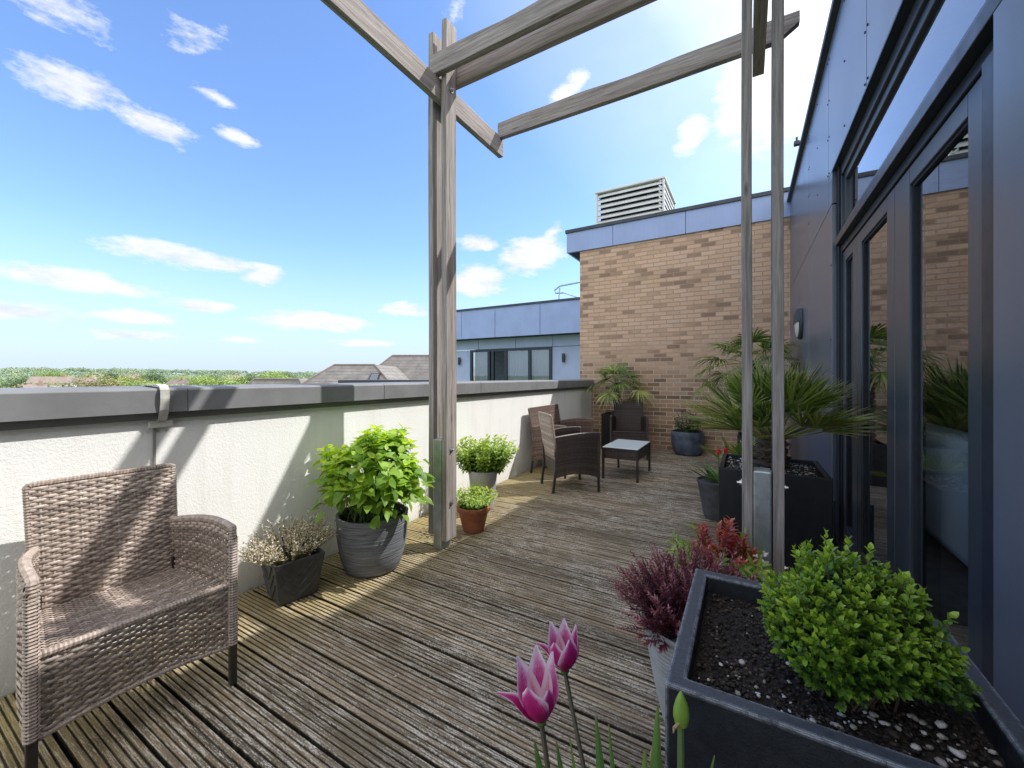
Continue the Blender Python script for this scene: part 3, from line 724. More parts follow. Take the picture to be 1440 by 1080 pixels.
for (y,sd,zb) in ((PY-.088,5,3.555),(PY+.092,6,3.555),(3.24,8,3.535),(1.15,9,3.555),(-.1,10,3.555)):
    if y<2: continue
    beam('x',XL-.03 if y<2.4 else XL-.0,.30,y,zb,.048,.145,chamfer=.07,warp=.009,seed=sd).build('cross_beam',M['woodx'],pg,bevel=.003)

# ------------------------------------------------------------------ wicker furniture
def weave(lm, P, U, V, stake=.028, row=.0118, amp=.0036, fill=.97, lay=1, stakes=True):
    """P(u,v)->(N,3) over [0,1]^2; rows run along u"""
    nr=max(2,int(round(V/row))); ns=max(2,int(round(U/stake))); k=4; m=ns*k+1
    u=np.linspace(0,1,m); e=1e-3
    for j in range(nr):
        vc=(j+.5)/nr; hv=.5*fill/nr; c=np.cos(PI*u*ns+PI*(j%2))
        rows=[]
        for q,dv in enumerate((-hv,-hv*.45,hv*.45,hv)):
            v=np.full(m,vc+dv); p=P(u,v); n=np.cross(P(np.clip(u+e,0,1),v)-P(np.clip(u-e,0,1),v),P(u,np.clip(v+e,0,1))-P(u,np.clip(v-e,0,1)))
            n=nrm(n); rows.append(p+n*((amp*np.sign(c)*np.abs(c)**.6)[:,None]+(.0 if q in(0,3) else .0018)))
        Vv=np.stack(rows,1).reshape(1,-1,3)
        fs=[(4*i+a,4*i+4+a,4*i+5+a,4*i+1+a) for i in range(m-1) for a in range(3)]
        lm.add(Vv,fs,None,[random.random()])
    if stakes:
        ms=max(4,int(V/.03)); vv=np.linspace(0,1,ms+1)
        for i in range(ns+1):
            uc=i/ns; hu=.5*.22/ns; pts=[]
            for du in (-hu,hu): pts.append(P(np.clip(np.full(ms+1,uc+du),0,1),vv))
            Vv=np.stack(pts,1).reshape(1,-1,3); lm.add(Vv,[(2*q,2*q+1,2*q+3,2*q+2) for q in range(ms)],None,[.2])
def braid_tube(pts, r, mat, name, parent, step=.011):
    """tube wrapped with cane: bumpy radius"""
    P=[Vector(p) for p in pts]; out=[]; rad=[]; 
    for i in range(len(P)-1):
        L=(P[i+1]-P[i]).length; n=max(1,int(L/(step/2)))
        for k in range(n): out.append(P[i].lerp(P[i+1],k/n))
    out.append(P[-1])
    for i in range(len(out)): rad.append(r*(1.08 if i%2 else .88))
    return MB().tube(out,rad,8).build(name,mat,parent,smooth=False)
def make_seat_furniture(name, label, cat, W, mat, group=None):
    """faces +X; W overall width"""
    c=thing(name,label,cat,group=group); hw=W/2
    # backrest, leaning back, double skinned
    def back(off):
        def P(u,v):
            z=.36+.50*v; x=-.20-.085*v-.018*np.sin(PI*u)*0+off; y=(u-.5)*2*((hw-.055)+.012*v)
            return np.stack([x+0*u,y,z],-1)
        return P
    lm=LM(); weave(lm,back(.010),W-.1,.50); weave(lm,back(-.014),W-.1,.50,row=.016); bk=lm.build('backrest',mat,c)
    a=hw-.052
    braid_tube([(-.195,-a,.25),(-.197,-a,.36),(-.285,-a-.012,.862),(-.287,-a,.868),(-.287,a,.868),(-.285,a+.012,.862),(-.197,a,.36),(-.195,a,.25)],.0135,mat,'edge_binding',bk)
    # seat
    def seat(u,v): return np.stack([-.20+.455*v,(u-.5)*2*(hw-.008-.045*(1-v)),.395+.028*v-.012*np.sin(PI*u)*np.sin(PI*v)],-1)
    lm=LM(); weave(lm,seat,W-.07,.455); st=lm.build('seat',mat,c)
    braid_tube([(.257,-hw+.004,.423),(.257,hw-.004,.423)],.013,mat,'edge_binding',st)
    # front apron
    def apron(u,v): return np.stack([  .262-.004*v+0*u,(u-.5)*2*(hw-.004),.165+.045*np.sin(PI*u)*(1-v)*.6+(.25)*v],-1)
    lm=LM(); weave(lm,apron,W-.06,.25); ap=lm.build('front_apron',mat,c)
    braid_tube([(.262,(t-.5)*2*(hw-.004),.165+.027*math.sin(PI*t)) for t in np.linspace(0,1,9)],.009,mat,'edge_binding',ap)
    # rear apron
    def rap(u,v): return np.stack([-.215+0*u,(u-.5)*2*(hw-.05),.22+.17*v],-1)
    lm=LM(); weave(lm,rap,W-.1,.17); lm.build('rear_apron',mat,c)
    for s_ in (-1,1):
        def path(u): return -.235+.50*u, s_*(hw-.052+.058*np.sin(np.minimum(u*1.25,1)*PI/2))
        def top(u): return .615+.05*np.sin(np.clip(u,0,1)*PI*.62)
        def arm(off,z0):
            def P(u,v):
                x,y=path(u); zb=z0+(.05*np.sin(PI*u) if z0<.3 else 0); return np.stack([x+0*v,y+s_*off,zb+(top(u)-zb)*v],-1)
            return P
        lm=LM()
        P=arm(.012,.165); Q=arm(-.016,.40)
        weave(lm,P,.52,.46); weave(lm,Q,.52,.23)
        ar=lm.build('armrest',mat,c)
        # top roll
        us=np.linspace(0,1,15); pts=[(path(u)[0],path(u)[1]-s_*.002,float(top(u))) for u in us]
        pts.append((.268,s_*(hw+.004),.60)); 
        braid_tube(pts,.0155,mat,'arm_roll',ar)
        x,y=path(1.0)
        MB().box(x-.013,x+.013,y-.013,y+.013,0,.63).build('leg',M['chairleg'],c,bevel=.004)
        braid_tube([(x+.0,y,.17),(x+.0,y,.62)],.0185,mat,'leg_wrapping',ar)
        b=MB(); b.add([( -.235-.013-.02,s_*(hw-.055)-.014,0),(-.235+.013-.02,s_*(hw-.055)-.014,0),(-.235+.013-.02,s_*(hw-.055)+.014,0),(-.235-.013-.02,s_*(hw-.055)+.014,0),(-.213,s_*(hw-.055)-.014,.45),(-.187,s_*(hw-.055)-.014,.45),(-.187,s_*(hw-.055)+.014,.45),(-.213,s_*(hw-.055)+.014,.45)],[(0,3,2,1),(4,5,6,7),(0,1,5,4),(1,2,6,5),(2,3,7,6),(3,0,4,7)])
        b.build('leg',M['chairleg'],c,bevel=.003)
    return c
ch1=make_seat_furniture('wicker_armchair','sunlit brown wicker armchair in the foreground against the white parapet','armchair',.54,M['wick'],'brown wicker seats on the deck')
def place(o,x,y,deg): o.location=(x,y,0); o.rotation_euler=(0,0,R(deg))
place(ch1,-2.165,.632,-4)
def darken(root,mt='wickdark'):
    for ch in [x for x in list(COL.objects) if x.parent==root]:
        if ch.type=='MESH' and ch.data.materials and ch.data.materials[0]==M['wick']:
            ch.material_slots[0].link='OBJECT'; ch.material_slots[0].material=M[mt]
        darken(ch,mt)
ch2=copy_tree(ch1); place(ch2,-1.83,4.47,43); ch2['label']='wicker armchair with its sunlit back turned to the camera beside the low glass table'; darken(ch2,'wickdark')  # shaded sides and sunlit back are put into the wicker colours
for q in [x for x in list(COL.objects) if x.parent==ch2 and x.name.startswith('backrest')]:
    for r_ in [q]+[x for x in list(COL.objects) if x.parent==q]: r_.material_slots[0].link='OBJECT'; r_.material_slots[0].material=M['wick']
    q['label']='pale sun-bleached backrest'
ch3=copy_tree(ch1); place(ch3,-1.68,6.72,-75); ch3['label']='dark wicker armchair by the brick wall behind the low table'; darken(ch3)
lv=make_seat_furniture('wicker_loveseat','two seater brown wicker loveseat set against the far end of the parapet','loveseat',1.04,M['wick']); place(lv,-2.27,5.34,0); darken(lv,'wickshade')
# low table
tb=thing('coffee_table','low dark wicker coffee table with a frosted glass top','table',(-1.375,5.43,0))
TW,TD,TH=.215,.355,.41
for (ax,s_) in (('x',-1),('x',1),('y',-1),('y',1)):
    lm=LM()
    if ax=='x': P=lambda u,v,s_=s_: np.stack([s_*TW+0*u,(u-.5)*2*TD*s_,TH-.145+.13*v],-1); weave(lm,P,2*TD,.13)
    else: P=lambda u,v,s_=s_: np.stack([(u-.5)*2*TW*-s_,s_*TD+0*u,TH-.145+.13*v],-1); weave(lm,P,2*TW,.13)
    lm.build('apron',M['wickdark'],tb)
for sx in (-1,1):
    for sy in (-1,1): MB().box(sx*TW-.014,sx*TW+.014,sy*TD-.014,sy*TD+.014,0,TH-.012).build('leg',M['chairleg'],tb,bevel=.003)
MB().box(-TW-.008,TW+.008,-TD-.008,TD+.008,TH-.0115,TH).build('glass_top',M['frost'],tb,bevel=.003)

# ------------------------------------------------------------------ pots and planters
def pebbles(name, parent, n, xr, yr, z, smin, smax, white=.25, rnd=False):
    lm=LM(); phi=(1+5**.5)/2
    ic=nrm(np.array([(-1,phi,0),(1,phi,0),(-1,-phi,0),(1,-phi,0),(0,-1,phi),(0,1,phi),(0,-1,-phi),(0,1,-phi),(phi,0,-1),(phi,0,1),(-phi,0,-1),(-phi,0,1)],float))
    F=[(0,11,5),(0,5,1),(0,1,7),(0,7,10),(0,10,11),(1,5,9),(5,11,4),(11,10,2),(10,7,6),(7,1,8),(3,9,4),(3,4,2),(3,2,6),(3,6,8),(3,8,9),(4,9,5),(2,4,11),(6,2,10),(8,6,7),(9,8,1)]
    x=rng.uniform(xr[0],xr[1],n); y=rng.uniform(yr[0],yr[1],n)
    if rnd:
        t=rng.uniform(0,2*PI,n); r=np.sqrt(rng.random(n))*xr[1]; x=r*np.cos(t); y=r*np.sin(t)
    s=smin+(smax-smin)*rng.random(n)**2.5; sc=np.stack([s*rng.uniform(.8,1.4,n),s*rng.uniform(.6,1,n),s*rng.uniform(.35,.6,n)],1)
    V=ic[None]*sc[:,None,:]*(1+rng.uniform(-.2,.2,(n,12,1))); t=rng.uniform(0,2*PI,n); c,s2=np.cos(t)[:,None],np.sin(t)[:,None]
    V=np.stack([V[:,:,0]*c-V[:,:,1]*s2,V[:,:,0]*s2+V[:,:,1]*c,V[:,:,2]],-1)+np.stack([x,y,np.full(n,z)+rng.uniform(-.002,.006,n)],1)[:,None,:]
    tone=rng.random(n)*.62; w=rng.random(n)<white; tone[w]=rng.uniform(.7,1,w.sum())
    lm.add(V,F,None,tone); o=lm.build(name,M['pebble'],parent); o['kind']='stuff'; return o
def soil_grid(x0,x1,y0,y1,z,n=44,amp=.008):
    b=MB(); xs=np.linspace(x0,x1,n); ys=np.linspace(y0,y1,n)
    vs=[(x,y,z+random.uniform(-amp,amp)) for y in ys for x in xs]
    b.add(vs,[(j*n+i,j*n+i+1,(j+1)*n+i+1,(j+1)*n+i) for j in range(n-1) for i in range(n-1)]); return b
def square_planter(loc, w, h, label, mat, rim=.04, rz=0, drop=.06, taper=0):
    t=thing('square_planter',label,'planter',loc,rz,None); a=w/2; b=MB(); i=a-rim; k=a-taper
    vs=[(-k,-k,0),(k,-k,0),(k,k,0),(-k,k,0),(-a,-a,h),(a,-a,h),(a,a,h),(-a,a,h),(-i,-i,h),(i,-i,h),(i,i,h),(-i,i,h),(-i,-i,h-drop*2),(i,-i,h-drop*2),(i,i,h-drop*2),(-i,i,h-drop*2)]
    fs=[(3,2,1,0)]+[(q,(q+1)%4,4+(q+1)%4,4+q) for q in range(4)]+[(4+q,4+(q+1)%4,8+(q+1)%4,8+q) for q in range(4)]+[(8+q,8+(q+1)%4,12+(q+1)%4,12+q) for q in range(4)]
    b.add(vs,fs); b.build('planter_body',mat,t,bevel=.006,seg=3)
    soil_grid(-i-.004,i+.004,-i-.004,i+.004,h-drop,44,.006).build('soil',M['soil'],t,smooth=True)
    return t
pg1=square_planter((.138,1.115,0),.555,.70,'large worn black square planter in the right foreground holding the box shrub',M['wornplanter'],.037,drop=.055)
pebbles('bark_and_gravel',pg1,5200,(-.235,.235),(-.235,.235),.646,.0018,.0065,.008)
pebbles('gravel',pg1,150,(-.232,.235),(-.235,-.06),.652,.003,.011,.7)
pg2=square_planter((.14,3.30,0),.60,.70,'tall black square planter behind the right uprights holding the big fan palm',M['planter'],.03,drop=.03)
pebbles('gravel',pg2,1500,(-.26,.26),(-.26,.26),.675,.004,.014,.4)
pg3=square_planter((-2.06,7.34,0),.42,.64,'black square planter in the far corner behind the dark armchair',M['planter'],.025)
pg4=square_planter((.12,6.55,0),.46,.5,'black planter near the clad wall corner holding the rear palm',M['planter'],.025)

def round_pot(loc, prof, label, mat, soil_r, soil_z, cat='pot', n=64, wob=None, name='plant_pot'):
    t=thing(name,label,cat,loc); MB().lathe(prof,n,wob=wob).build('pot_body',mat,t,smooth=True)
    b=MB(); rr=[0.001]+[soil_r*k/6 for k in range(1,7)]; m=28; vs=[];fs=[]
    for r in rr:
        for k in range(m): vs.append((r*math.cos(2*PI*k/m),r*math.sin(2*PI*k/m),soil_z+random.uniform(-.005,.005)))
    for j in range(6):
        for k in range(m): fs.append((j*m+k,j*m+(k+1)%m,(j+1)*m+(k+1)%m,(j+1)*m+k))
    b.add(vs,fs); b.build('soil',M['soil'],t,smooth=True); return t
# slate pot
BP=(-2.215,1.92,0)
round_pot(BP,[(.12,0),(.165,.004),(.18,.02),(.205,.09),(.222,.18),(.23,.27),(.232,.345),(.235,.36),(.235,.378),(.222,.38),(.215,.37),(.212,.32)],'big round slate grey pot with ridged sides under the leafy plant',M['slatepot'],.213,.335,wob=lambda t,z:.006*math.sin(z*95+2*math.sin(t*2))+.004*math.sin(t*3+z*30))
# terracotta
TP=(-2.0,2.80,0)
tp=round_pot(TP,[(.07,0),(.084,.003),(.088,.01),(.125,.165),(.128,.17),(.136,.172),(.142,.18),(.143,.21),(.138,.216),(.126,.214),(.122,.2),(.12,.17)],'small terracotta pot beside the foot of the left uprights',M['terracotta'],.121,.19)
LP=(-2.27,3.34,0)
round_pot(LP,[(.085,0),(.10,.004),(.112,.05),(.14,.33),(.146,.345),(.146,.375),(.136,.378),(.13,.36)],'pale stone pot between the uprights and the parapet',M['palepot'],.131,.35)
EP=(-.86,7.36,0)
round_pot(EP,[(.14,0),(.19,.005),(.225,.06),(.255,.18),(.262,.3),(.258,.38),(.25,.395),(.235,.39),(.232,.35)],'mottled blue grey round pot against the brick wall',M['stonepot'],.233,.36,wob=lambda t,z:.02*math.sin(t*3+z*9)+.015*math.sin(t*7-z*20))
HP=(-.235,4.17,0)
round_pot(HP,[(.09,0),(.105,.004),(.12,.06),(.165,.32),(.172,.335),(.172,.35),(.16,.352),(.155,.33)],'dark grey pot of tulips tucked against the palm planter',M['greypot'],.156,.32)
# ribbed pale pot
RP=(-.165,1.62,0)
prof=[(.075,0),(.09,.003)]
for k in range(0,92):
    z=.01+k*.0041; r=.095+(.178-.095)*(z/.39)**.75; prof.append((r*(1+.016*math.cos(k*PI/2)),z))
prof+=[(.182,.39),(.186,.395),(.186,.405),(.174,.407),(.170,.38)]
round_pot(RP,prof,'pale grey ribbed pot holding the purple leaved shrub',M['ribpot'],.171,.375,n=72)
NP=(-.09,2.10,0)
round_pot(NP,[(.08,0),(.10,.004),(.14,.28),(.145,.30),(.133,.302),(.13,.28)],'dark pot half hidden behind the purple shrub by the right uprights',M['greypot'],.131,.27)
TPOT=(-.10,.40,0)
round_pot(TPOT,[(.10,0),(.12,.005),(.165,.5),(.175,.53),(.175,.56),(.16,.562),(.156,.53)],'tall dark pot of tulips just below the camera',M['greypot'],.157,.53)
# square tapered heather pot with chevrons
hp=thing('chevron_pot','dark square tapered pot with raised chevrons beside the wicker armchair','pot',(-2.36,1.44,0),R(-12)); hp.scale=(1.12,1.12,1.06)
b=MB(); a,k,h=.125,.092,.235; i=a-.014
vs=[(-k,-k,0),(k,-k,0),(k,k,0),(-k,k,0),(-a,-a,h),(a,-a,h),(a,a,h),(-a,a,h),(-i,-i,h),(i,-i,h),(i,i,h),(-i,i,h),(-i*.95,-i*.95,h-.06),(i*.95,-i*.95,h-.06),(i*.95,i*.95,h-.06),(-i*.95,i*.95,h-.06)]
b.add(vs,[(3,2,1,0)]+[(q,(q+1)%4,4+(q+1)%4,4+q) for q in range(4)]+[(4+q,4+(q+1)%4,8+(q+1)%4,8+q) for q in range(4)]+[(8+q,8+(q+1)%4,12+(q+1)%4,12+q) for q in range(4)]+[(12,13,14,15)])
b.build('pot_body',M['greypot'],hp,bevel=.016,seg=3,smooth=True)
for side in range(4):
    b=MB()
    for off in (0,.055,.11):
        for s_ in (-1,1):
            p0=(0,.035+off); p1=(s_*.085,.125+off)
            if p1[1]>.225: p1=(s_*.085*(.225-p0[1])/.09,.225)
            def F(x,z,d): kk=k+(a-k)*z/h+d; return (x,-kk,z)
            w=.012; 
            b.add([F(p0[0],p0[1],-.002),F(p1[0],p1[1],-.002),F(p1[0],p1[1]-w*2,-.002),F(p0[0],p0[1]-w*2,-.002),F(p0[0],p0[1]-w*.6,.006),F(p1[0],p1[1]-w*.6,.006),F(p1[0],p1[1]-w*1.4,.006),F(p0[0],p0[1]-w*1.4,.006)],[(0,1,5,4),(4,5,6,7),(7,6,2,3),(1,2,6,5),(0,4,7,3)])
    o=b.build('chevron_relief',M['greypot'],hp,smooth=True); o.rotation_euler=(0,0,side*PI/2)
MB().box(-.107,.107,-.107,.107,.15,.205).build('soil',M['soil'],hp)

# ------------------------------------------------------------------ plants
def ell(n, R3, zmin=-.3, jitter=.1, bumps=.12, seed=0):
    d=rand_dirs(n,zmin,1); ph=np.random.default_rng(seed).uniform(0,6,6)
    f=1+bumps*(np.sin(3*d[:,0]+ph[0])*np.sin(3.3*d[:,1]+ph[1])+.7*np.sin(5*d[:,2]+4*d[:,0]+ph[2])+.5*np.sin(7*d[:,1]+ph[3]))
    return d, d*np.array(R3)*f[:,None]
# box shrub
def box_shrub():
    t=thing('box_shrub','dense rounded bright green box shrub growing in the foreground planter','shrub',(.185,1.075,.652))
    lm=LM(); st=LM()
    n=1350; d,p=ell(n,(.134,.131,.130),-.5,seed=3,bumps=.13)
    c=np.array([0,0,.112]); P=c+p*.88; D=nrm(d+np.array([0,0,.8])+rng.normal(0,.3,(n,3)))
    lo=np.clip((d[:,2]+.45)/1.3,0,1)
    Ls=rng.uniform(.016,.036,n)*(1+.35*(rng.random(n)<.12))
    # self-shading put into the tone: brighter at the top, darker below
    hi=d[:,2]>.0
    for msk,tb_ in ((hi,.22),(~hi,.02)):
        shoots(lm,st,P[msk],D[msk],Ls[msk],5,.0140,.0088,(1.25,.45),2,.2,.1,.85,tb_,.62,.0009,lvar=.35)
    n2=32; d2,p2=ell(n2,(.144,.14,.142),.2,seed=3,bumps=.12); P2=c+p2*.95
    shoots(lm,st,P2,nrm(d2*.6+np.array([0,0,1.])+rng.normal(0,.15,(n2,3))),rng.uniform(.03,.06,n2),6,.018,.012,(1.2,.4),2,.2,.1,.8,.5,.5,.001)
    # small side shoot on the right
    n3=36; d3=rand_dirs(n3,-.2,1); P3=np.array([.145,.03,.025])+d3*np.array([.03,.03,.04])*.8
    shoots(lm,st,P3,nrm(d3+np.array([0,0,.9])),rng.uniform(.02,.035,n3),4,.016,.011,(1.3,.6),2,.15,.1,.8,.25,.35,.0009)
    # inner leaves
    n4=2600; d4=rand_dirs(n4,-.6,1); P4=c+d4*np.array([.112,.11,.115])*rng.uniform(.45,.88,(n4,1))
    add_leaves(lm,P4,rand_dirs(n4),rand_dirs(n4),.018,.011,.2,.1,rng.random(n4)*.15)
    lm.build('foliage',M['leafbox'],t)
    nb=190; B=np.tile(np.array([[0,0,-.02]]),(nb,1))+rng.normal(0,.025,(nb,3))*np.array([1,1,0]); db=rand_dirs(nb,-.1,1); add_sticks(st,B,c+db*np.array([.12,.118,.122])*.85,.003,.001)
    st.build('stems',M['stem'],t)
box_shrub()

# leafy plant in slate pot
def leafy_plant():
    t=thing('leafy_plant','bushy lime green plant with broad pointed leaves in the big slate pot','plant',(BP[0],BP[1],.34))
    lm=LM(); st=LM(); n=150
    d,p=ell(n,(.41,.41,.45),-.2,seed=8,bumps=.09); c=np.array([0,0,.20])
    P=c+p*.78*rng.uniform(.72,1.0,(n,1)); P[:,2]=np.maximum(P[:,2],.03)
    B=np.stack([rng.normal(0,.07,n),rng.normal(0,.07,n),np.zeros(n)],1); mid=(B+P)/2+np.array([0,0,.07])
    add_sticks(st,B,mid,.004,.003); add_sticks(st,mid,P,.003,.002)
    D=nrm((P-mid)*.8+np.array([0,0,.25])+rng.normal(0,.05,(n,3)))
    shoots(lm,st,P-D*.05,D,rng.uniform(.09,.14,n),4,.095,.064,(1.45,.85),2,.18,.28,.62,.25,.5,.0022,f0=.1,lvar=.35)
    # a few lower, larger leaves
    m=90; t2=rng.uniform(0,2*PI,m); z=rng.uniform(.06,.4,m); r=rng.uniform(.18,.34,m)
    P2=np.stack([r*np.cos(t2),r*np.sin(t2),z],1); D2=np.stack([np.cos(t2),np.sin(t2),rng.uniform(-.6,.1,m)],1)
    add_leaves(lm,P2,D2,np.tile([[0,0,1.]],(m,1))+rng.normal(0,.3,(m,3)),rng.uniform(.06,.125,m),rng.uniform(.045,.085,m),.15,.3,rng.uniform(0,.5,m))
    lm.build('foliage',M['leafbig'],t); st.build('stems',M['greenstem'],t)
leafy_plant()

def mint(loc,label,height,rad,n,ll,lw,tone=.3,name='herb_plant',mat='leafmint',cols=None):
    t=thing(name,label,'plant',loc); lm=LM(); st=LM()
    if cols: 
        cc=np.array(cols); ix=rng.integers(0,len(cc),n); off=cc[ix][:,:2]; hs=cc[ix][:,2]
        a=rng.uniform(0,2*PI,n); r=rad*np.sqrt(rng.random(n)); B=np.stack([off[:,0]+r*np.cos(a)*.4,off[:,1]+r*np.sin(a)*.4,np.zeros(n)],1)
        D=np.stack([off[:,0]*.3+r*np.cos(a),off[:,1]*.3+r*np.sin(a),hs*(1-.35*(r/rad)**2)],1)
    else:
        a=rng.uniform(0,2*PI,n); r=rad*np.sqrt(rng.random(n)); B=np.stack([r*np.cos(a)*.5,r*np.sin(a)*.5,np.zeros(n)],1)
        D=np.stack([r*np.cos(a)*.8,r*np.sin(a)*.8,height*(1-.3*(r/rad)**2)],1)
    Ls=np.linalg.norm(D,axis=1)*rng.uniform(.8,1.05,n); nl=max(4,int(height/.035))
    shoots(lm,st,B,D,Ls,nl,ll,lw,(1.5,.7),2,.2,.2,.7,tone,.5,.002,f0=.1)
    lm.build('foliage',M[mat],t); st.build('stems',M['greenstem'],t); return t
mint((LP[0],LP[1],.36),'tall leafy green herb in two clumps behind the left uprights',.36,.16,110,.060,.034,.35,cols=[(-.09,-.06,.33),(.09,.05,.37),(.0,0,.26)])
mint((TP[0],TP[1],.195),'low yellow green herb growing in the small terracotta pot',.15,.16,110,.036,.025,.5)
# chives
cv=thing('chive_tuft','thin upright grassy chives rising behind the herb in the terracotta pot','plant',(TP[0]-.02,TP[1]+.05,.195)); lm=LM(); n=70
D=nrm(np.stack([rng.normal(0,.25,n),rng.normal(0,.25,n),np.ones(n)],1)); add_leaves(lm,rng.normal(0,.02,(n,3))*np.array([1,1,0]),D,rand_dirs(n),rng.uniform(.14,.27,n),.004,.2,.12,rng.random(n)*.7); lm.build('foliage',M['leafmint'],cv)

# heather
def heather():
    t=thing('heather','spreading heather with tiny white and pinkish flowers in the chevron pot','plant',(-2.375,1.44,.205)); lm=LM(); fl=LM(); st=LM(); n=320
    a=rng.uniform(0,2*PI,n); sp=np.sqrt(rng.random(n)); D=np.stack([sp*np.cos(a)*.9,sp*np.sin(a)*1.5,.62+.3*rng.random(n)],1)
    # a loose taller spray on the far side
    D[:50]=np.stack([rng.normal(0,.25,50),rng.uniform(.5,1.3,50),rng.uniform(.9,1.3,50)],1)
    D=nrm(D); B=np.stack([.08*np.cos(a)*sp,.08*np.sin(a)*sp,np.zeros(n)],1); Ls=rng.uniform(.15,.25,n); Ls[:50]*=1.15
    shoots(lm,st,B,D,Ls,12,.010,.0025,(1.0,.6),3,.1,.1,.8,.35,.3,.0012,f0=.2)
    e=B+D*Ls[:,None]
    for k in range(11):
        f=.55+.45*k/10; P=B+D*(Ls*f)[:,None]+rng.normal(0,.003,(n,3)); sel=rng.random(n)<.85
        add_leaves(fl,P[sel],rand_dirs(sel.sum(),-.3,1),rand_dirs(sel.sum()),.0115,.0085,.3,.2,np.clip(rng.normal(.6,.3,sel.sum()),0,1))
    lm.build('foliage',M['leafheath'],t); fl.build('flowers',M['flowerheath'],t); st.build('stems',M['stem'],t)
heather()

# purple shrub
def purple():
    t=thing('purple_shrub','low shrub with fine dark purple red leaves in the pale ribbed pot','shrub',(RP[0],RP[1],.375)); lm=LM(); st=LM()
    n=330; a=rng.uniform(0,2*PI,n); sp=np.sqrt(rng.random(n))
    tips=np.stack([sp*np.cos(a)*.31,sp*np.sin(a)*.25,.07+.20*(1-sp**2)+rng.normal(0,.025,n)],1)
    tips[:5,2]+=.09; B=tips*np.array([.35,.35,.15])
    mid=B+(tips-B)*.55; mid[:,2]-=.01
    add_sticks(st,B,mid,.0022,.0016)
    shoots(lm,st,mid-(tips-mid)*.3,tips-mid+rng.normal(0,.02,(n,3)),np.linalg.norm(tips-mid,axis=1)*1.35,11,.021,.0058,(1.0,.5),3,.2,.15,.8,.2,.7,.0013,f0=.0)
    m=260; a=rng.uniform(0,2*PI,m); sp=np.sqrt(rng.random(m)); P=np.stack([sp*np.cos(a)*.18,sp*np.sin(a)*.17,rng.uniform(.0,.13,m)],1)
    shoots(lm,st,P,rand_dirs(m,.0,1),.06,8,.02,.0055,(1.1,.5),3,.2,.15,.8,.0,.25,.001)
    lm.build('foliage',M['leafpurple'],t); st.build('stems',M['stem'],t)
purple()
# red nandina
def nandina():
    t=thing('red_leaf_shrub','shrub with orange red young leaves and a few white flowers behind the purple shrub','shrub',(NP[0],NP[1],.27)); lm=LM(); gl=LM(); st=LM(); fl=LM()
    n=30; a=rng.uniform(0,2*PI,n); sp=np.sqrt(rng.random(n)); tips=np.stack([sp*np.cos(a)*.14,sp*np.sin(a)*.13,.18+.16*(1-sp)+rng.normal(0,.03,n)],1)
    B=tips*np.array([.2,.2,0]); D=tips-B; L=np.linalg.norm(D,axis=1)
    add_sticks(st,B,tips,.003,.0015)
    shoots(lm,st,B+D*.72,D,L*.36,7,.048,.014,(1.2,.5),3,.2,.3,.7,.35,.4,.0015)
    g=60; a=rng.uniform(0,2*PI,g); P=np.stack([.13*np.cos(a),.12*np.sin(a),rng.uniform(.03,.22,g)],1)
    shoots(gl,None,P,np.stack([np.cos(a),np.sin(a),rng.uniform(0,.8,g)],1),.10,5,.045,.016,(1.2,.6),2,.2,.25,.8,.35,.5)
    w=16; a=rng.uniform(-1.2,.6,w); P=np.stack([.10+.06*np.cos(a),-.12+.03*np.sin(a),rng.uniform(.14,.30,w)],1)
    for _ in range(6): add_leaves(fl,P+rng.normal(0,.004,(w,3)),rand_dirs(w,0,1),rand_dirs(w),.012,.009,.2,.1)
    lm.build('red_foliage',M['leafred'],t); gl.build('green_foliage',M['leafmint'],t); fl.build('flowers',M['flowerwhite'],t); st.build('stems',M['stem'],t)
nandina()
# shrub in stone pot
ev=mint((EP[0],EP[1],.36),'sparse dark evergreen shrub with reddish stems in the mottled pot by the brick wall',.27,.24,34,.065,.028,.25,name='evergreen_shrub',mat='leafdark')
lm=LM(); n=26; shoots(lm,None,rng.normal(0,.06,(n,3))*np.array([1,1,0])+np.array([0,0,.22]),rand_dirs(n,.2,.9)+np.array([0,0,.4]),.16,5,.04,.012,(1.,.4),2,.2,.2,.7,.0,.2); lm.build('red_shoots',M['leafpurple'],ev)

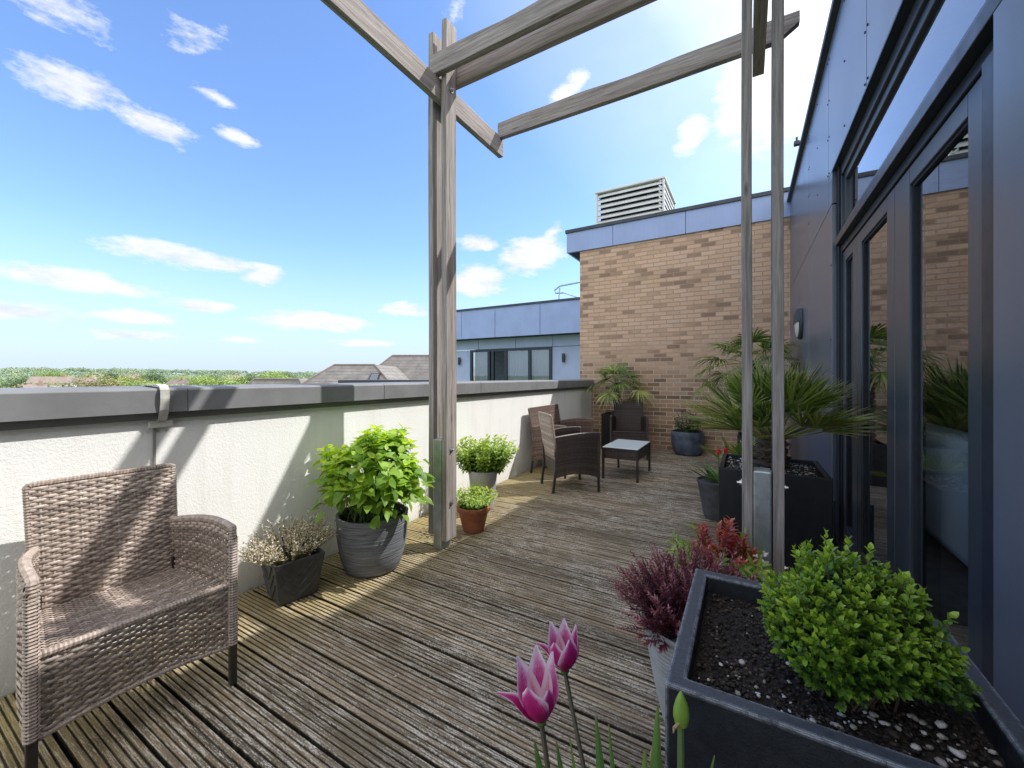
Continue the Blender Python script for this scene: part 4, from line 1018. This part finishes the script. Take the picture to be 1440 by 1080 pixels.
# fan palms
def palm(name,label,loc,trunk_h,trunk_r,n,pet,blade,seed,droop=.3,zmin=-25,zmax=82,nb=30,spread=150,bw=.017,scale_pet=1):
    t=thing(name,label,'palm',loc); r=random.Random(seed); b=MB()
    prof=[]; m=int(trunk_h/.018)+2
    for k in range(m+1):
        z=trunk_h*k/m; prof.append((trunk_r*(1+.22*((k%3)-1)*.7)*(1.12-.2*k/m),z))
    b.lathe(prof,18,wob=lambda a,z:.14*math.sin(a*6+z*90)+.08*math.sin(a*11-z*140)); b.build('trunk',M['trunkpalm'],t)
    for i in range(n):
        f=(i+.5)/n; az=i*2.399+r.uniform(-.25,.25); e=R(zmax+(zmin-zmax)*f**.9+r.uniform(-7,7))
        d=Vector((math.cos(az)*math.cos(e),math.sin(az)*math.cos(e),math.sin(e))); pl=pet*r.uniform(.8,1.15)*(.75+.35*f)
        p0=Vector((math.cos(az)*trunk_r*.5,math.sin(az)*trunk_r*.5,trunk_h-.02-.05*f))
        pts=[]; 
        for k in range(5):
            s=k/4; pts.append(p0+d*pl*s+Vector((0,0,-droop*pl*s*s*.35)))
        dd=(pts[4]-pts[3]).normalized(); side=dd.cross(Vector((0,0,1)))
        if side.length<.1: side=Vector((-math.sin(az),math.cos(az),0))
        side.normalize(); nor=side.cross(dd).normalized()
        roll=r.uniform(-.5,.5); side,nor=side*math.cos(roll)+nor*math.sin(roll),nor*math.cos(roll)-side*math.sin(roll)
        lm=LM(); hub=pts[4]; NB=nb; K=5
        ang=np.linspace(-R(spread/2),R(spread/2),NB)+rng.normal(0,.03,NB); Vv=[]
        bl=blade*r.uniform(.85,1.1)
        for a in ang:
            dirv=dd*math.cos(a)+side*math.sin(a)+nor*(.16*abs(math.sin(a))+r.uniform(-.05,.05)); dirv.normalize()
            sv=dirv.cross(nor).normalized(); L=bl*(1-.22*(abs(a)/R(spread/2))**2)*r.uniform(.9,1.05); dr=droop*r.uniform(.6,1.3); row=[]
            for k in range(K):
                s=k/(K-1); wv=bw*(.35+1.2*s if s<.5 else (1-s)*1.75+.05)
                pt=hub+dirv*L*s+Vector((0,0,-dr*L*s*s*s*.8))
                row+= [pt-sv*wv*.5+nor*wv*.18, pt, pt+sv*wv*.5+nor*wv*.18]
            Vv.append([tuple(q) for q in row])
        al=np.repeat(np.linspace(0,1,K),3)[None,:]
        fs=[(3*k+a_,3*k+1+a_,3*k+4+a_,3*k+3+a_) for k in range(K-1) for a_ in range(2)]
        base=.35 if f<.75 else .6
        lm.add(np.array(Vv),fs,al,np.clip(base+rng.normal(0,.24,NB)+r.uniform(-.2,.25),0,1))
        fr=lm.build('frond',M['leafpalm'],t,smooth=False)
        MB().tube(pts,[.009*scale_pet,.007*scale_pet,.006*scale_pet,.005*scale_pet,.0045*scale_pet],5).build('leaf_stalk',M['palmstalk'],fr,smooth=True)
    return t
M['palmstalk']=simple('yellow_green_stalk',(.24,.24,.08),.5,0,.3,12)
palm('fan_palm','large spiky fan palm in the tall black planter behind the right uprights',(.15,3.30,.675),.26,.085,46,.27,.34,21,.07,12,88,34,120,.0135)
palm('fan_palm','fan palm with drooping fronds against the brick and clad wall corner',(.05,6.50,.45),1.08,.07,20,.42,.40,22,.55,-25,70,32,190,.020)
palm('fan_palm','small fan palm with a slim trunk in the far corner behind the dark armchair',(-2.03,7.28,.60),.60,.055,17,.34,.33,23,.6,-18,75,30,200,.018)
palm('fan_palm','low young fan palm filling the gap left of the tall black planter',(-.10,4.75,.28),.10,.04,9,.24,.28,24,.2,10,80,28,130,.013)
round_pot((-.10,4.75,0),[(.1,0),(.12,.004),(.16,.27),(.165,.30),(.15,.302),(.148,.28)],'dark pot of the low young palm behind the red tulips',M['greypot'],.149,.28)

# red tulips clump behind
def red_tulips():
    lf=thing('tulip_clump','green tulip leaves in the dark pot with pale leaf tips spreading left','plant',(HP[0],HP[1],.32)); lm=LM(); n=34
    a=rng.uniform(0,2*PI,n); D=np.stack([np.cos(a)*.7,np.sin(a)*.7,rng.uniform(.5,1.3,n)],1)
    add_leaves(lm,rng.normal(0,.04,(n,3))*np.array([1,1,0]),D,np.tile([[0,0,1.]],(n,1)),rng.uniform(.17,.28,n),rng.uniform(.022,.034,n),.25,.35,rng.random(n)); lm.build('foliage',M['tulipleaf'],lf)
    for (x,y,z,lb) in ((.015,-.05,.265,'red tulip on the left above the dark pot by the palm planter'),(.075,-.02,.275,'red tulip on the right above the dark pot by the palm planter')):
        t=thing('red_tulip',lb,'flower',(HP[0]+x,HP[1]+y,.32)); MB().tube([(-x*.5,0,0),(0,0,z*.6),(0,0,z)],.004,6).build('stem',M['greenstem'],t)
        lm=LM(); k=7; a=np.linspace(0,2*PI,k,endpoint=False); P=np.tile([[0,0,z]],(k,1)); D=np.stack([np.cos(a)*.45,np.sin(a)*.45,np.ones(k)],1)
        add_leaves(lm,P,D,np.stack([-np.cos(a),-np.sin(a),.2+0*a],1),.065,.045,.3,-.15,rng.random(k)); lm.build('petals',M['flowerred'],t)
red_tulips()

# foreground tulips
def petal_mat(name='pink_edged_petal',pale=0.):
    t=NT(name); ac=t.attr('tone'); al=t.attr('along')
    n=t.noise(t.pos('Object',(1,1,1)),160,3,.6)
    e=t.math('ADD',t.math('POWER',t.math('ABSOLUTE',ac),2.2),t.math('MULTIPLY',t.math('POWER',al,3.),.55))
    e=t.math('ADD',e,t.math('MULTIPLY_ADD',t.math('SUBTRACT',n,.5),.35,pale))
    e=t.math('ADD',e,t.math('MULTIPLY',t.math('SINE',t.math('MULTIPLY',ac,46.0)),.055))
    c=t.ramp(e,[(.10,(.46,.012,.15)),(.42,(.60,.04,.25)),(.66,(.84,.34,.55)),(.95,(.96,.82,.88))])
    c=t.mix(t.ramp(al,[(0,.8),(.1,0.)]),c,(.75,.70,.45))
    b=t.bsdf(c,.42,0,None,.4); tr=t.n('ShaderNodeBsdfTranslucent',{'Color':c})
    return t.out(t.n('ShaderNodeMixShader',{0:.35,1:b.outputs[0],2:tr.outputs[0]}))
M['petal']=petal_mat(); M['petalpale']=petal_mat('pale_inner_petal',.38)
def petal(parent,az,H,Wd,open_,flare,twist=0,mat='petal'):
    nu,nv=9,14; V=[];A=[];T=[]
    for j in range(nv):
        s=j/(nv-1)
        r=H*(.02+.385*math.sin(min(s*1.7,1)*PI/2)*(1-.22*s)+open_*s*s+flare*max(0,s-.72)**1.5*3.2)
        z=H*(s*(1-.25*open_)-flare*.25*max(0,s-.75))
        wv=Wd*(math.sin(PI*min(1,(s**.72))*.98)**.85)*(1-.25*s)
        if s>.8: wv=wv*.85+.0005
        for i in range(nu):
            u=i/(nu-1)*2-1; ang=az+u*(wv/max(r,.006))*.9 if True else az
            ang=az+max(-1.1,min(1.1,u*wv/max(r,.012)))
            rr=r-abs(u)**2*H*.03+ (.03*H*u*twist)
            V.append((rr*math.cos(ang),rr*math.sin(ang),z)); A.append(s); T.append(u)
    lm=LM(); n=nu*nv
    lm.V.append(np.array(V)); lm.A.append(np.array(A)); lm.N.append(np.array(T))
    fs=[(j*nu+i,j*nu+i+1,(j+1)*nu+i+1,(j+1)*nu+i) for j in range(nv-1) for i in range(nu-1)]
    lm.L.append(np.array(fs).ravel()); lm.T.append(np.full(len(fs),4)); lm.n=n
    return lm.build('petal',M[mat],parent)
def tulip(label, base, head, H, tilt, petals):
    t=thing('pink_tulip',label,'flower',base); h=Vector(head)-Vector(base)
    ctrl=Vector((h.x*.55,h.y*.5,h.z*.55)); pts=[]
    for k in range(9):
        s=k/8; pts.append(ctrl*(2*s*(1-s))+h*s*s)
    MB().tube(pts,[.0032]*9,8).build('stem',M['tulipstem'],t,smooth=True)
    f=MB(); f.lathe([(.0032,-.003),(.006,.0),(.007,.003),(.002,.006)],12); fl=f.build('flower_head',M['greenstem'],t,smooth=True)
    fl.location=h; fl.rotation_euler=tilt
    for (az,op,fla,sc,wd) in petals: petal(fl,R(az),H*sc,H*wd,op,fla*.75,random.uniform(-.3,.3),'petalpale' if 45<az<200 else 'petal')
    return t
M['tulipstem']=simple('purplish_green_stem',(.10,.085,.055),.5)
V3=lambda px,py,t:(((-.5015+.8652*(px-720)/569)*t),((.8652+.5015*(px-720)/569)*t),1.3-(py-530)/569*t)
TB=(-.09,.42,.53)
tulip('larger pink tulip with white edged petals, the lower left of the two open blooms',(-.125,.40,.53),(-.2245,.4615,.862),.076,(R(4),R(-6),0),
   [(272,.02,.06,.80,.44),(345,.06,.02,.70,.38),(60,.03,.10,1.04,.30),(110,.02,.10,1.06,.30),(165,.06,.12,.98,.34),(212,.45,.5,.72,.26)])
tulip('smaller pink tulip, the upper right of the two open blooms',(-.10,.47,.53),(-.2385,.572,.852),.068,(R(6),R(-4),0),
   [(262,.0,.03,.86,.40),(330,.02,.06,.96,.40),(40,.03,.10,1.02,.32),(100,.03,.12,1.0,.3),(150,.05,.12,.98,.3),(215,.22,.45,.86,.32)])
tl=thing('tulip_bud','closed green tulip bud on a thick stem in front of the foreground planter','flower',(-.06,.47,.53))
hb=Vector((-.0725,.555,.852))-Vector((-.06,.47,.53))
MB().tube([(0,0,0),(hb.x*.6,hb.y*.5,hb.z*.5),tuple(hb)],[.0055,.005,.0042],8).build('stem',M['greenstem'],tl,smooth=True)
b=MB(); b.lathe([(.003,0),(.0075,.005),(.0098,.015),(.0095,.024),(.007,.034),(.0035,.042),(.0008,.047)],18,wob=lambda a,z:.07*math.cos(3*a)); o=b.build('bud',M['budgreen'] if 'budgreen' in M else simple('bud_green',(.22,.36,.05),.45,0,.2,40),tl,smooth=True); o.location=hb
def blade_leaf(parent_thing, base, tip, W, mat, tone=.5, curl=.1):
    b=Vector(base); h=Vector(tip); d=h-b; side=d.cross(Vector((-.5,.85,0))).normalized(); nor=side.cross(d).normalized(); lm=LM(); V=[];A=[]; K=12
    for k in range(K):
        s=k/(K-1); w=1.7*W*(math.sin(PI*(.2+.78*s))**.8)*(1-.3*s); p=b+d*s+nor*(curl*d.length*math.sin(PI*s))
        for u in (-1,-.5,0,.5,1): V.append(tuple(p+side*w*.5*u+nor*(abs(u)*w*.22))); A.append(s*.95)
    lm.V.append(np.array(V)); lm.A.append(np.array(A)); lm.N.append(np.full(len(V),tone)); lm.n=len(V)
    fs=[(5*k+i,5*k+1+i,5*k+6+i,5*k+5+i) for k in range(K-1) for i in range(4)]; lm.L.append(np.array(fs).ravel()); lm.T.append(np.full(len(fs),4))
    return lm.build('leaf',M[mat],parent_thing)
tc=thing('tulip_foliage','long pointed green tulip leaves at the bottom edge of the view','plant',(0,0,0))
for (px_,py_,t_,W,tn) in ((751,1040,.46,.018,.4),(782,1042,.50,.014,.35),(801,1036,.52,.008,.9),(838,1007,.50,.016,.45),(856,1018,.53,.010,.6),(925,993,.50,.020,.7),(907,1056,.46,.022,.8),(1005,1062,.50,.012,.5),(886,1072,.47,.02,.5)):
    q=V3(px_,py_,t_); bs=(TB[0]+(q[0]+.12)*.35,TB[1]+(q[1]-.45)*.5,.53); blade_leaf(tc,bs,q,W,'tulipleaf',tn,random.uniform(-.04,.05))
b=MB()
for (p,q) in (((926,1012,.52),(915,1060,.5)),((921,1040,.5),(931,1080,.5))):
    a_=V3(*p); c_=V3(*q); b.tube([a_,((a_[0]+c_[0])/2+.002,(a_[1]+c_[1])/2,(a_[2]+c_[2])/2),c_,(TB[0]+.03,TB[1],.55)],.0013,6)
a_=V3(947,1030,.5); b.tube([V3(963,1022,.51),V3(955,1016,.51),V3(948,1024,.51),a_],[.0012,.0018,.0022,.0008],6)
b.build('withered_stem',simple('straw_stem',(.42,.30,.16),.8),tc,smooth=True)

# ------------------------------------------------------------------ distance: ground, hills, woods, houses
def ground_z(x,y):
    r=math.hypot(x,y); s=max(0,min(1,(r-260)/1100)); s=s*s*(3-2*s)
    return -14+21*s+2.0*math.sin(x*.004+1)*s+1.5*math.sin(y*.006)*s
b=MB(); rad=[2,20,60,120,200,300,420,560,720,900,1150,1500,2200,3500,6000]; n=96; vs=[];fs=[]
for r_ in rad:
    for k in range(n):
        a=2*PI*k/n; x,y=r_*math.cos(a),r_*math.sin(a); vs.append((x,y,ground_z(x,y) if r_<1600 else ground_z(x*1500/r_,y*1500/r_)-(r_-1500)*.004))
for j in range(len(rad)-1):
    for k in range(n): fs.append((j*n+k,j*n+(k+1)%n,(j+1)*n+(k+1)%n,(j+1)*n+k))
fs.append(tuple(range(n))[::-1]); b.add(vs,fs); o=b.build('ground',M['grass'],smooth=True); struct(o)

def crown(lm, c, R3, n, size, base_tone=.4):
    """leaf clumps through an uneven crown volume"""
    k=9; cc=np.array(c)+rand_dirs(k,-.3,1)*np.array(R3)*rng.uniform(.35,.65,(k,1)); rr=rng.uniform(.42,.62,k)
    ix=rng.integers(0,k,n); d=rand_dirs(n); P=cc[ix]+d*np.array(R3)*rr[ix][:,None]*rng.uniform(.75,1.05,(n,1))
    tone=np.clip(base_tone+.42*d[:,2]+.2*(rng.random(n)-.5)+(rng.random(k)-.5)[ix]*.4,0,1)  # crown shading put into the tone: darker at the bottoms
    add_leaves(lm,P,rand_dirs(n),d+np.array([0,0,.6]),size*rng.uniform(.6,1.3,n),size*.75*rng.uniform(.6,1.2,n),.2,.2,tone)
def make_tree(name,mat,h,w,n=900,size=.75):
    t=empty(name); b=MB(); b.tube([(0,0,0),(.1,0,h*.25),(0,.1,h*.55)],[.38,.3,.16],7)
    for k in range(5):
        a=k*1.3; b.tube([(0,0,h*(.28+.04*k)),(math.cos(a)*w*.45,math.sin(a)*w*.45,h*(.55+.03*k))],[.14,.05],5)
    b.build('trunk',M['stem'],t); lm=LM(); crown(lm,(0,0,h*.62),(w,w,h*.40),n,size); lm.build('crown',M[mat],t); return t
kinds=[make_tree('broadleaf_tree','treeA',11,5.6,3200,.46),make_tree('broadleaf_tree','treeB',12,4.8,2800,.44),make_tree('broadleaf_tree','treeC',10,5.4,2600,.42),make_tree('broadleaf_tree','treeA',13,6.2,3400,.48)]
klab=['fresh green rounded tree in the valley beyond the parapet','dark green tree in the valley beyond the parapet','brownish olive tree in the valley beyond the parapet','tall fresh green spreading tree in the valley beyond the parapet']
kgrp=['fresh green valley trees','dark green valley trees','olive valley trees','tall green valley trees']
first=[True]*4
def dirpx(px): 
    dx=(px-720)/569; v=Vector((-.5015+.8652*dx,.8652+.5015*dx,0)); return v
rt=random.Random(4)
# px in the photo's frame is only used to list bearings; depth along the view, kind, scale
TR=[(15,120,2,1.05),(62,150,2,.95),(100,210,1,1.0),(135,135,2,1.0),(165,150,0,.95),(205,120,3,.95),(232,140,0,1.0),(262,118,0,1.0),(290,150,3,.95),(318,125,0,1.0),(340,150,1,.9),(350,200,1,1.05),(385,190,0,1.0),(412,230,1,1.0),(372,130,3,.8),(30,250,1,1.1),(75,300,0,1.1),(120,260,3,1.0),(160,330,1,1.0),(215,260,1,1.0),(250,300,0,1.1),(300,280,1,1.1),(335,330,0,1.0),(400,320,1,1.1),(430,300,0,1.0),(455,260,1,1.0),(-40,180,0,1.1),(-90,220,3,1.0),(-150,200,1,1.0),(185,240,2,1.0),(520,330,1,1.),(560,300,0,1.)]
for (px_,dep,kd,sc) in TR:
    v=dirpx(px_)*dep; o=kinds[kd] if first[kd] else copy_tree(kinds[kd]); first[kd]=False
    # crowns reach just below or at eye level as in the photo
    top={0:11,1:12,2:10,3:13}[kd]; gz=ground_z(v.x,v.y)
    want=1.3+dep*(rt.uniform(-.026,.010) if dep<170 else rt.uniform(-.012,.018)); s=(want-gz)/top
    s=max(.5,min(1.9,s)); s*=1
    o.location=(v.x,v.y,gz if gz+top*s>=want-1 else want-top*s); o.scale=(s*sc,s*sc,s); o.rotation_euler=(0,0,rt.uniform(0,6)); tag(o,klab[kd],'tree',kgrp[kd])
# far wood that reads as one mass
lm=LM()
for i in range(1500):
    px_=rt.uniform(-700,1000); dep=rt.choice([rt.uniform(330,520),rt.uniform(520,1000),rt.uniform(800,1250)]); v=dirpx(px_)*dep; gz=ground_z(v.x,v.y); h=rt.uniform(8,13); w=rt.uniform(6,12)
    k=110; d=rand_dirs(k,-.3,1); P=np.array([v.x,v.y,gz+h*.55])+d*np.array([w,w,h*.45])*rng.uniform(.7,1.05,(k,1))
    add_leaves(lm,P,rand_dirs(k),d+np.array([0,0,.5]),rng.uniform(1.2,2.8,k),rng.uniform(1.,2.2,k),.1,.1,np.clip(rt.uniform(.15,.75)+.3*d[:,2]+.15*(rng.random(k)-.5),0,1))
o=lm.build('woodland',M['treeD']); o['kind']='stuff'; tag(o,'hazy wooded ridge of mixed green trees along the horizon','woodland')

def house(label, px_, dep, w, d, h, rh, wall, roof, rz=0, z_top=None):
    v=dirpx(px_)*dep; gz=z_top-h-rh; t=thing('house',label,'house',(v.x,v.y,gz),rz)
    MB().box(-w/2,w/2,-d/2,d/2,-8,h).build('wall',M[wall],t)
    b=MB(); b.add([(-w/2-.3,-d/2-.3,h),(w/2+.3,-d/2-.3,h),(w/2+.3,d/2+.3,h),(-w/2-.3,d/2+.3,h),(-w/2-.3,0,h+rh),(w/2+.3,0,h+rh)],[(0,1,5,4),(2,3,4,5),(0,4,3),(1,2,5),(3,2,1,0)]); rf=b.build('roof',M[roof],t)
    MB().box(w*.25-.4,w*.25+.4,-.4,.4,h+rh*.6,h+rh+1.1).build('chimney',M['farbrick'],rf)
    for k in range(3):
        x=-w/2+w*(k+.5)/3; fr=MB().box(x-.5,x+.5,-d/2-.06,-d/2+.05,h-2.1,h-.7).build('window',M['farcream'],t)
        MB().box(x-.42,x+.42,-d/2-.1,-d/2-.062,h-2.0,h-.8).build('pane',M['seam'],fr)
    return t
house('distant house with a steep brown gable rising among the olive trees',50,118,4.0,9,4,3.6,'farcream','farroof',R(75),z_top=-.9)
house('low cream house with a dark roof behind the tall green trees',75,190,14,9,5,3.0,'farcream','farroof',R(60),z_top=1.5)
house('long distant house with a brown roof left of the tall green trees',112,230,16,9,5,3.0,'farbrick','farroof',R(50),z_top=1.0)
house('small white gabled house among the trees right of the strap',252,165,9,8,5,3.2,'farcream','farroof',R(10),z_top=.3)
house('distant cream house high on the wooded ridge',180,420,18,10,6,4,'farcream','farroof',R(45),z_top=4.0)
house('distant brick house on the ridge near the tiled roofs',330,400,14,10,6,4,'farcream','farroof',R(55),z_top=3.0)

# tiled hipped roofs beyond the parapet
def hip(t, X0,X1,Y0,Y1,z0,z1,ins,insy=None):
    insy=insy or ins; b=MB()
    b.add([(X0,Y0,z0),(X1,Y0,z0),(X1,Y1,z0),(X0,Y1,z0),(X0+ins,Y0+insy,z1),(X1-ins,Y0+insy,z1),(X1-ins,Y1-insy,z1),(X0+ins,Y1-insy,z1)],[(0,1,5,4),(1,2,6,5),(2,3,7,6),(3,0,4,7),(4,5,6,7),(3,2,1,0)])
    return b
def at(px_,dep,py_): v=dirpx(px_)*dep; return v.x,v.y,1.3-(py_-530)/569*dep
def tiled(label, pxl, pxr, pyt, pyb, dep, depth, ins, rz):
    xl,yl,zt=at(pxl,dep,pyt); _,_,zb=at(pxl,dep,pyb); w=(pxr-pxl)/569*dep; xr,yr,_=at(pxr,dep,pyt)
    t=thing('tiled_roof_building',label,'building',(xl,yl,0),math.atan2(yr-yl,xr-xl)+rz)
    z0=zb-1.6; k=(zb-z0)/(zt-z0) 
    hip(t,-ins*1.0,w+ins,-ins,depth,z0,zt,ins*1.4,ins).build('roof',M['rooftile'],t)
    MB().box(-ins*.6,w+ins*.6,-ins*.6,depth-.6,-14,z0-.002).build('wall',M['farbrick'],t)
    b=MB()
    for (p,q) in (((-ins*1.0,-ins,z0),(ins*.4,0,zt)),((w+ins,-ins,z0),(w-ins*.4,0,zt))): b.tube([p,q],.09,6)
    b.tube([(ins*.4,0,zt),(w-ins*.4,0,zt)],.09,6); b.build('ridge_tiles',M['farroof'],t)
    return t,w,z0,zt,ins
def skylight(T,x,f,sz=.8):
    t,w,z0,zt,ins=T; fr=MB(); 
    def F(u,s,o): return (u,-ins*(1-s)-o*.7,z0+(zt-z0)*s+o*.6)
    s0,s1=f,f+.24
    fr.add([F(x,s0,.03),F(x+sz,s0,.03),F(x+sz,s1,.03),F(x,s1,.03),F(x,s0,.14),F(x+sz,s0,.14),F(x+sz,s1,.14),F(x,s1,.14)],[(0,1,5,4),(1,2,6,5),(2,3,7,6),(3,0,4,7),(4,5,6,7)])
    o=fr.build('skylight',M['frame'],t); g=MB(); e=.08
    g.quad(F(x+e,s0+.02,.16),F(x+sz-e,s0+.02,.16),F(x+sz-e,s1-.02,.16),F(x+e,s1-.02,.16)); g.build('pane',M['glassfar'],o)
T1=tiled('nearer grey brown hipped tile roof with one skylight beyond the parapet',452,548,513,541,36,8,3.0,R(-4)); skylight(T1,4.9,.52)
T2=tiled('taller grey brown hipped tile roof with a skylight beside the pergola uprights',534,655,500,541,42,10,3.4,R(-4)); skylight(T2,1.6,.42)
T3=tiled('low long tiled roof at the left of the tiled roof group',350,432,533,545,40,8,1.5,R(-4))
fb=thing('flat_roof_block','flat dark edged roof in front of the tiled roofs','building',(*at(480,26,545)[:2],0),math.atan2(*(lambda a,c:(c[1]-a[1],c[0]-a[0]))(at(480,26,545),at(640,26,545))))
zf=at(480,26,534.5)[2]; MB().box(0,7.5,0,5,-14,zf-.25).build('wall',M['farcream'],fb); MB().box(-.15,7.6,-.15,5.1,zf-.25,zf).build('roof_edge',M['roofcap'],fb)
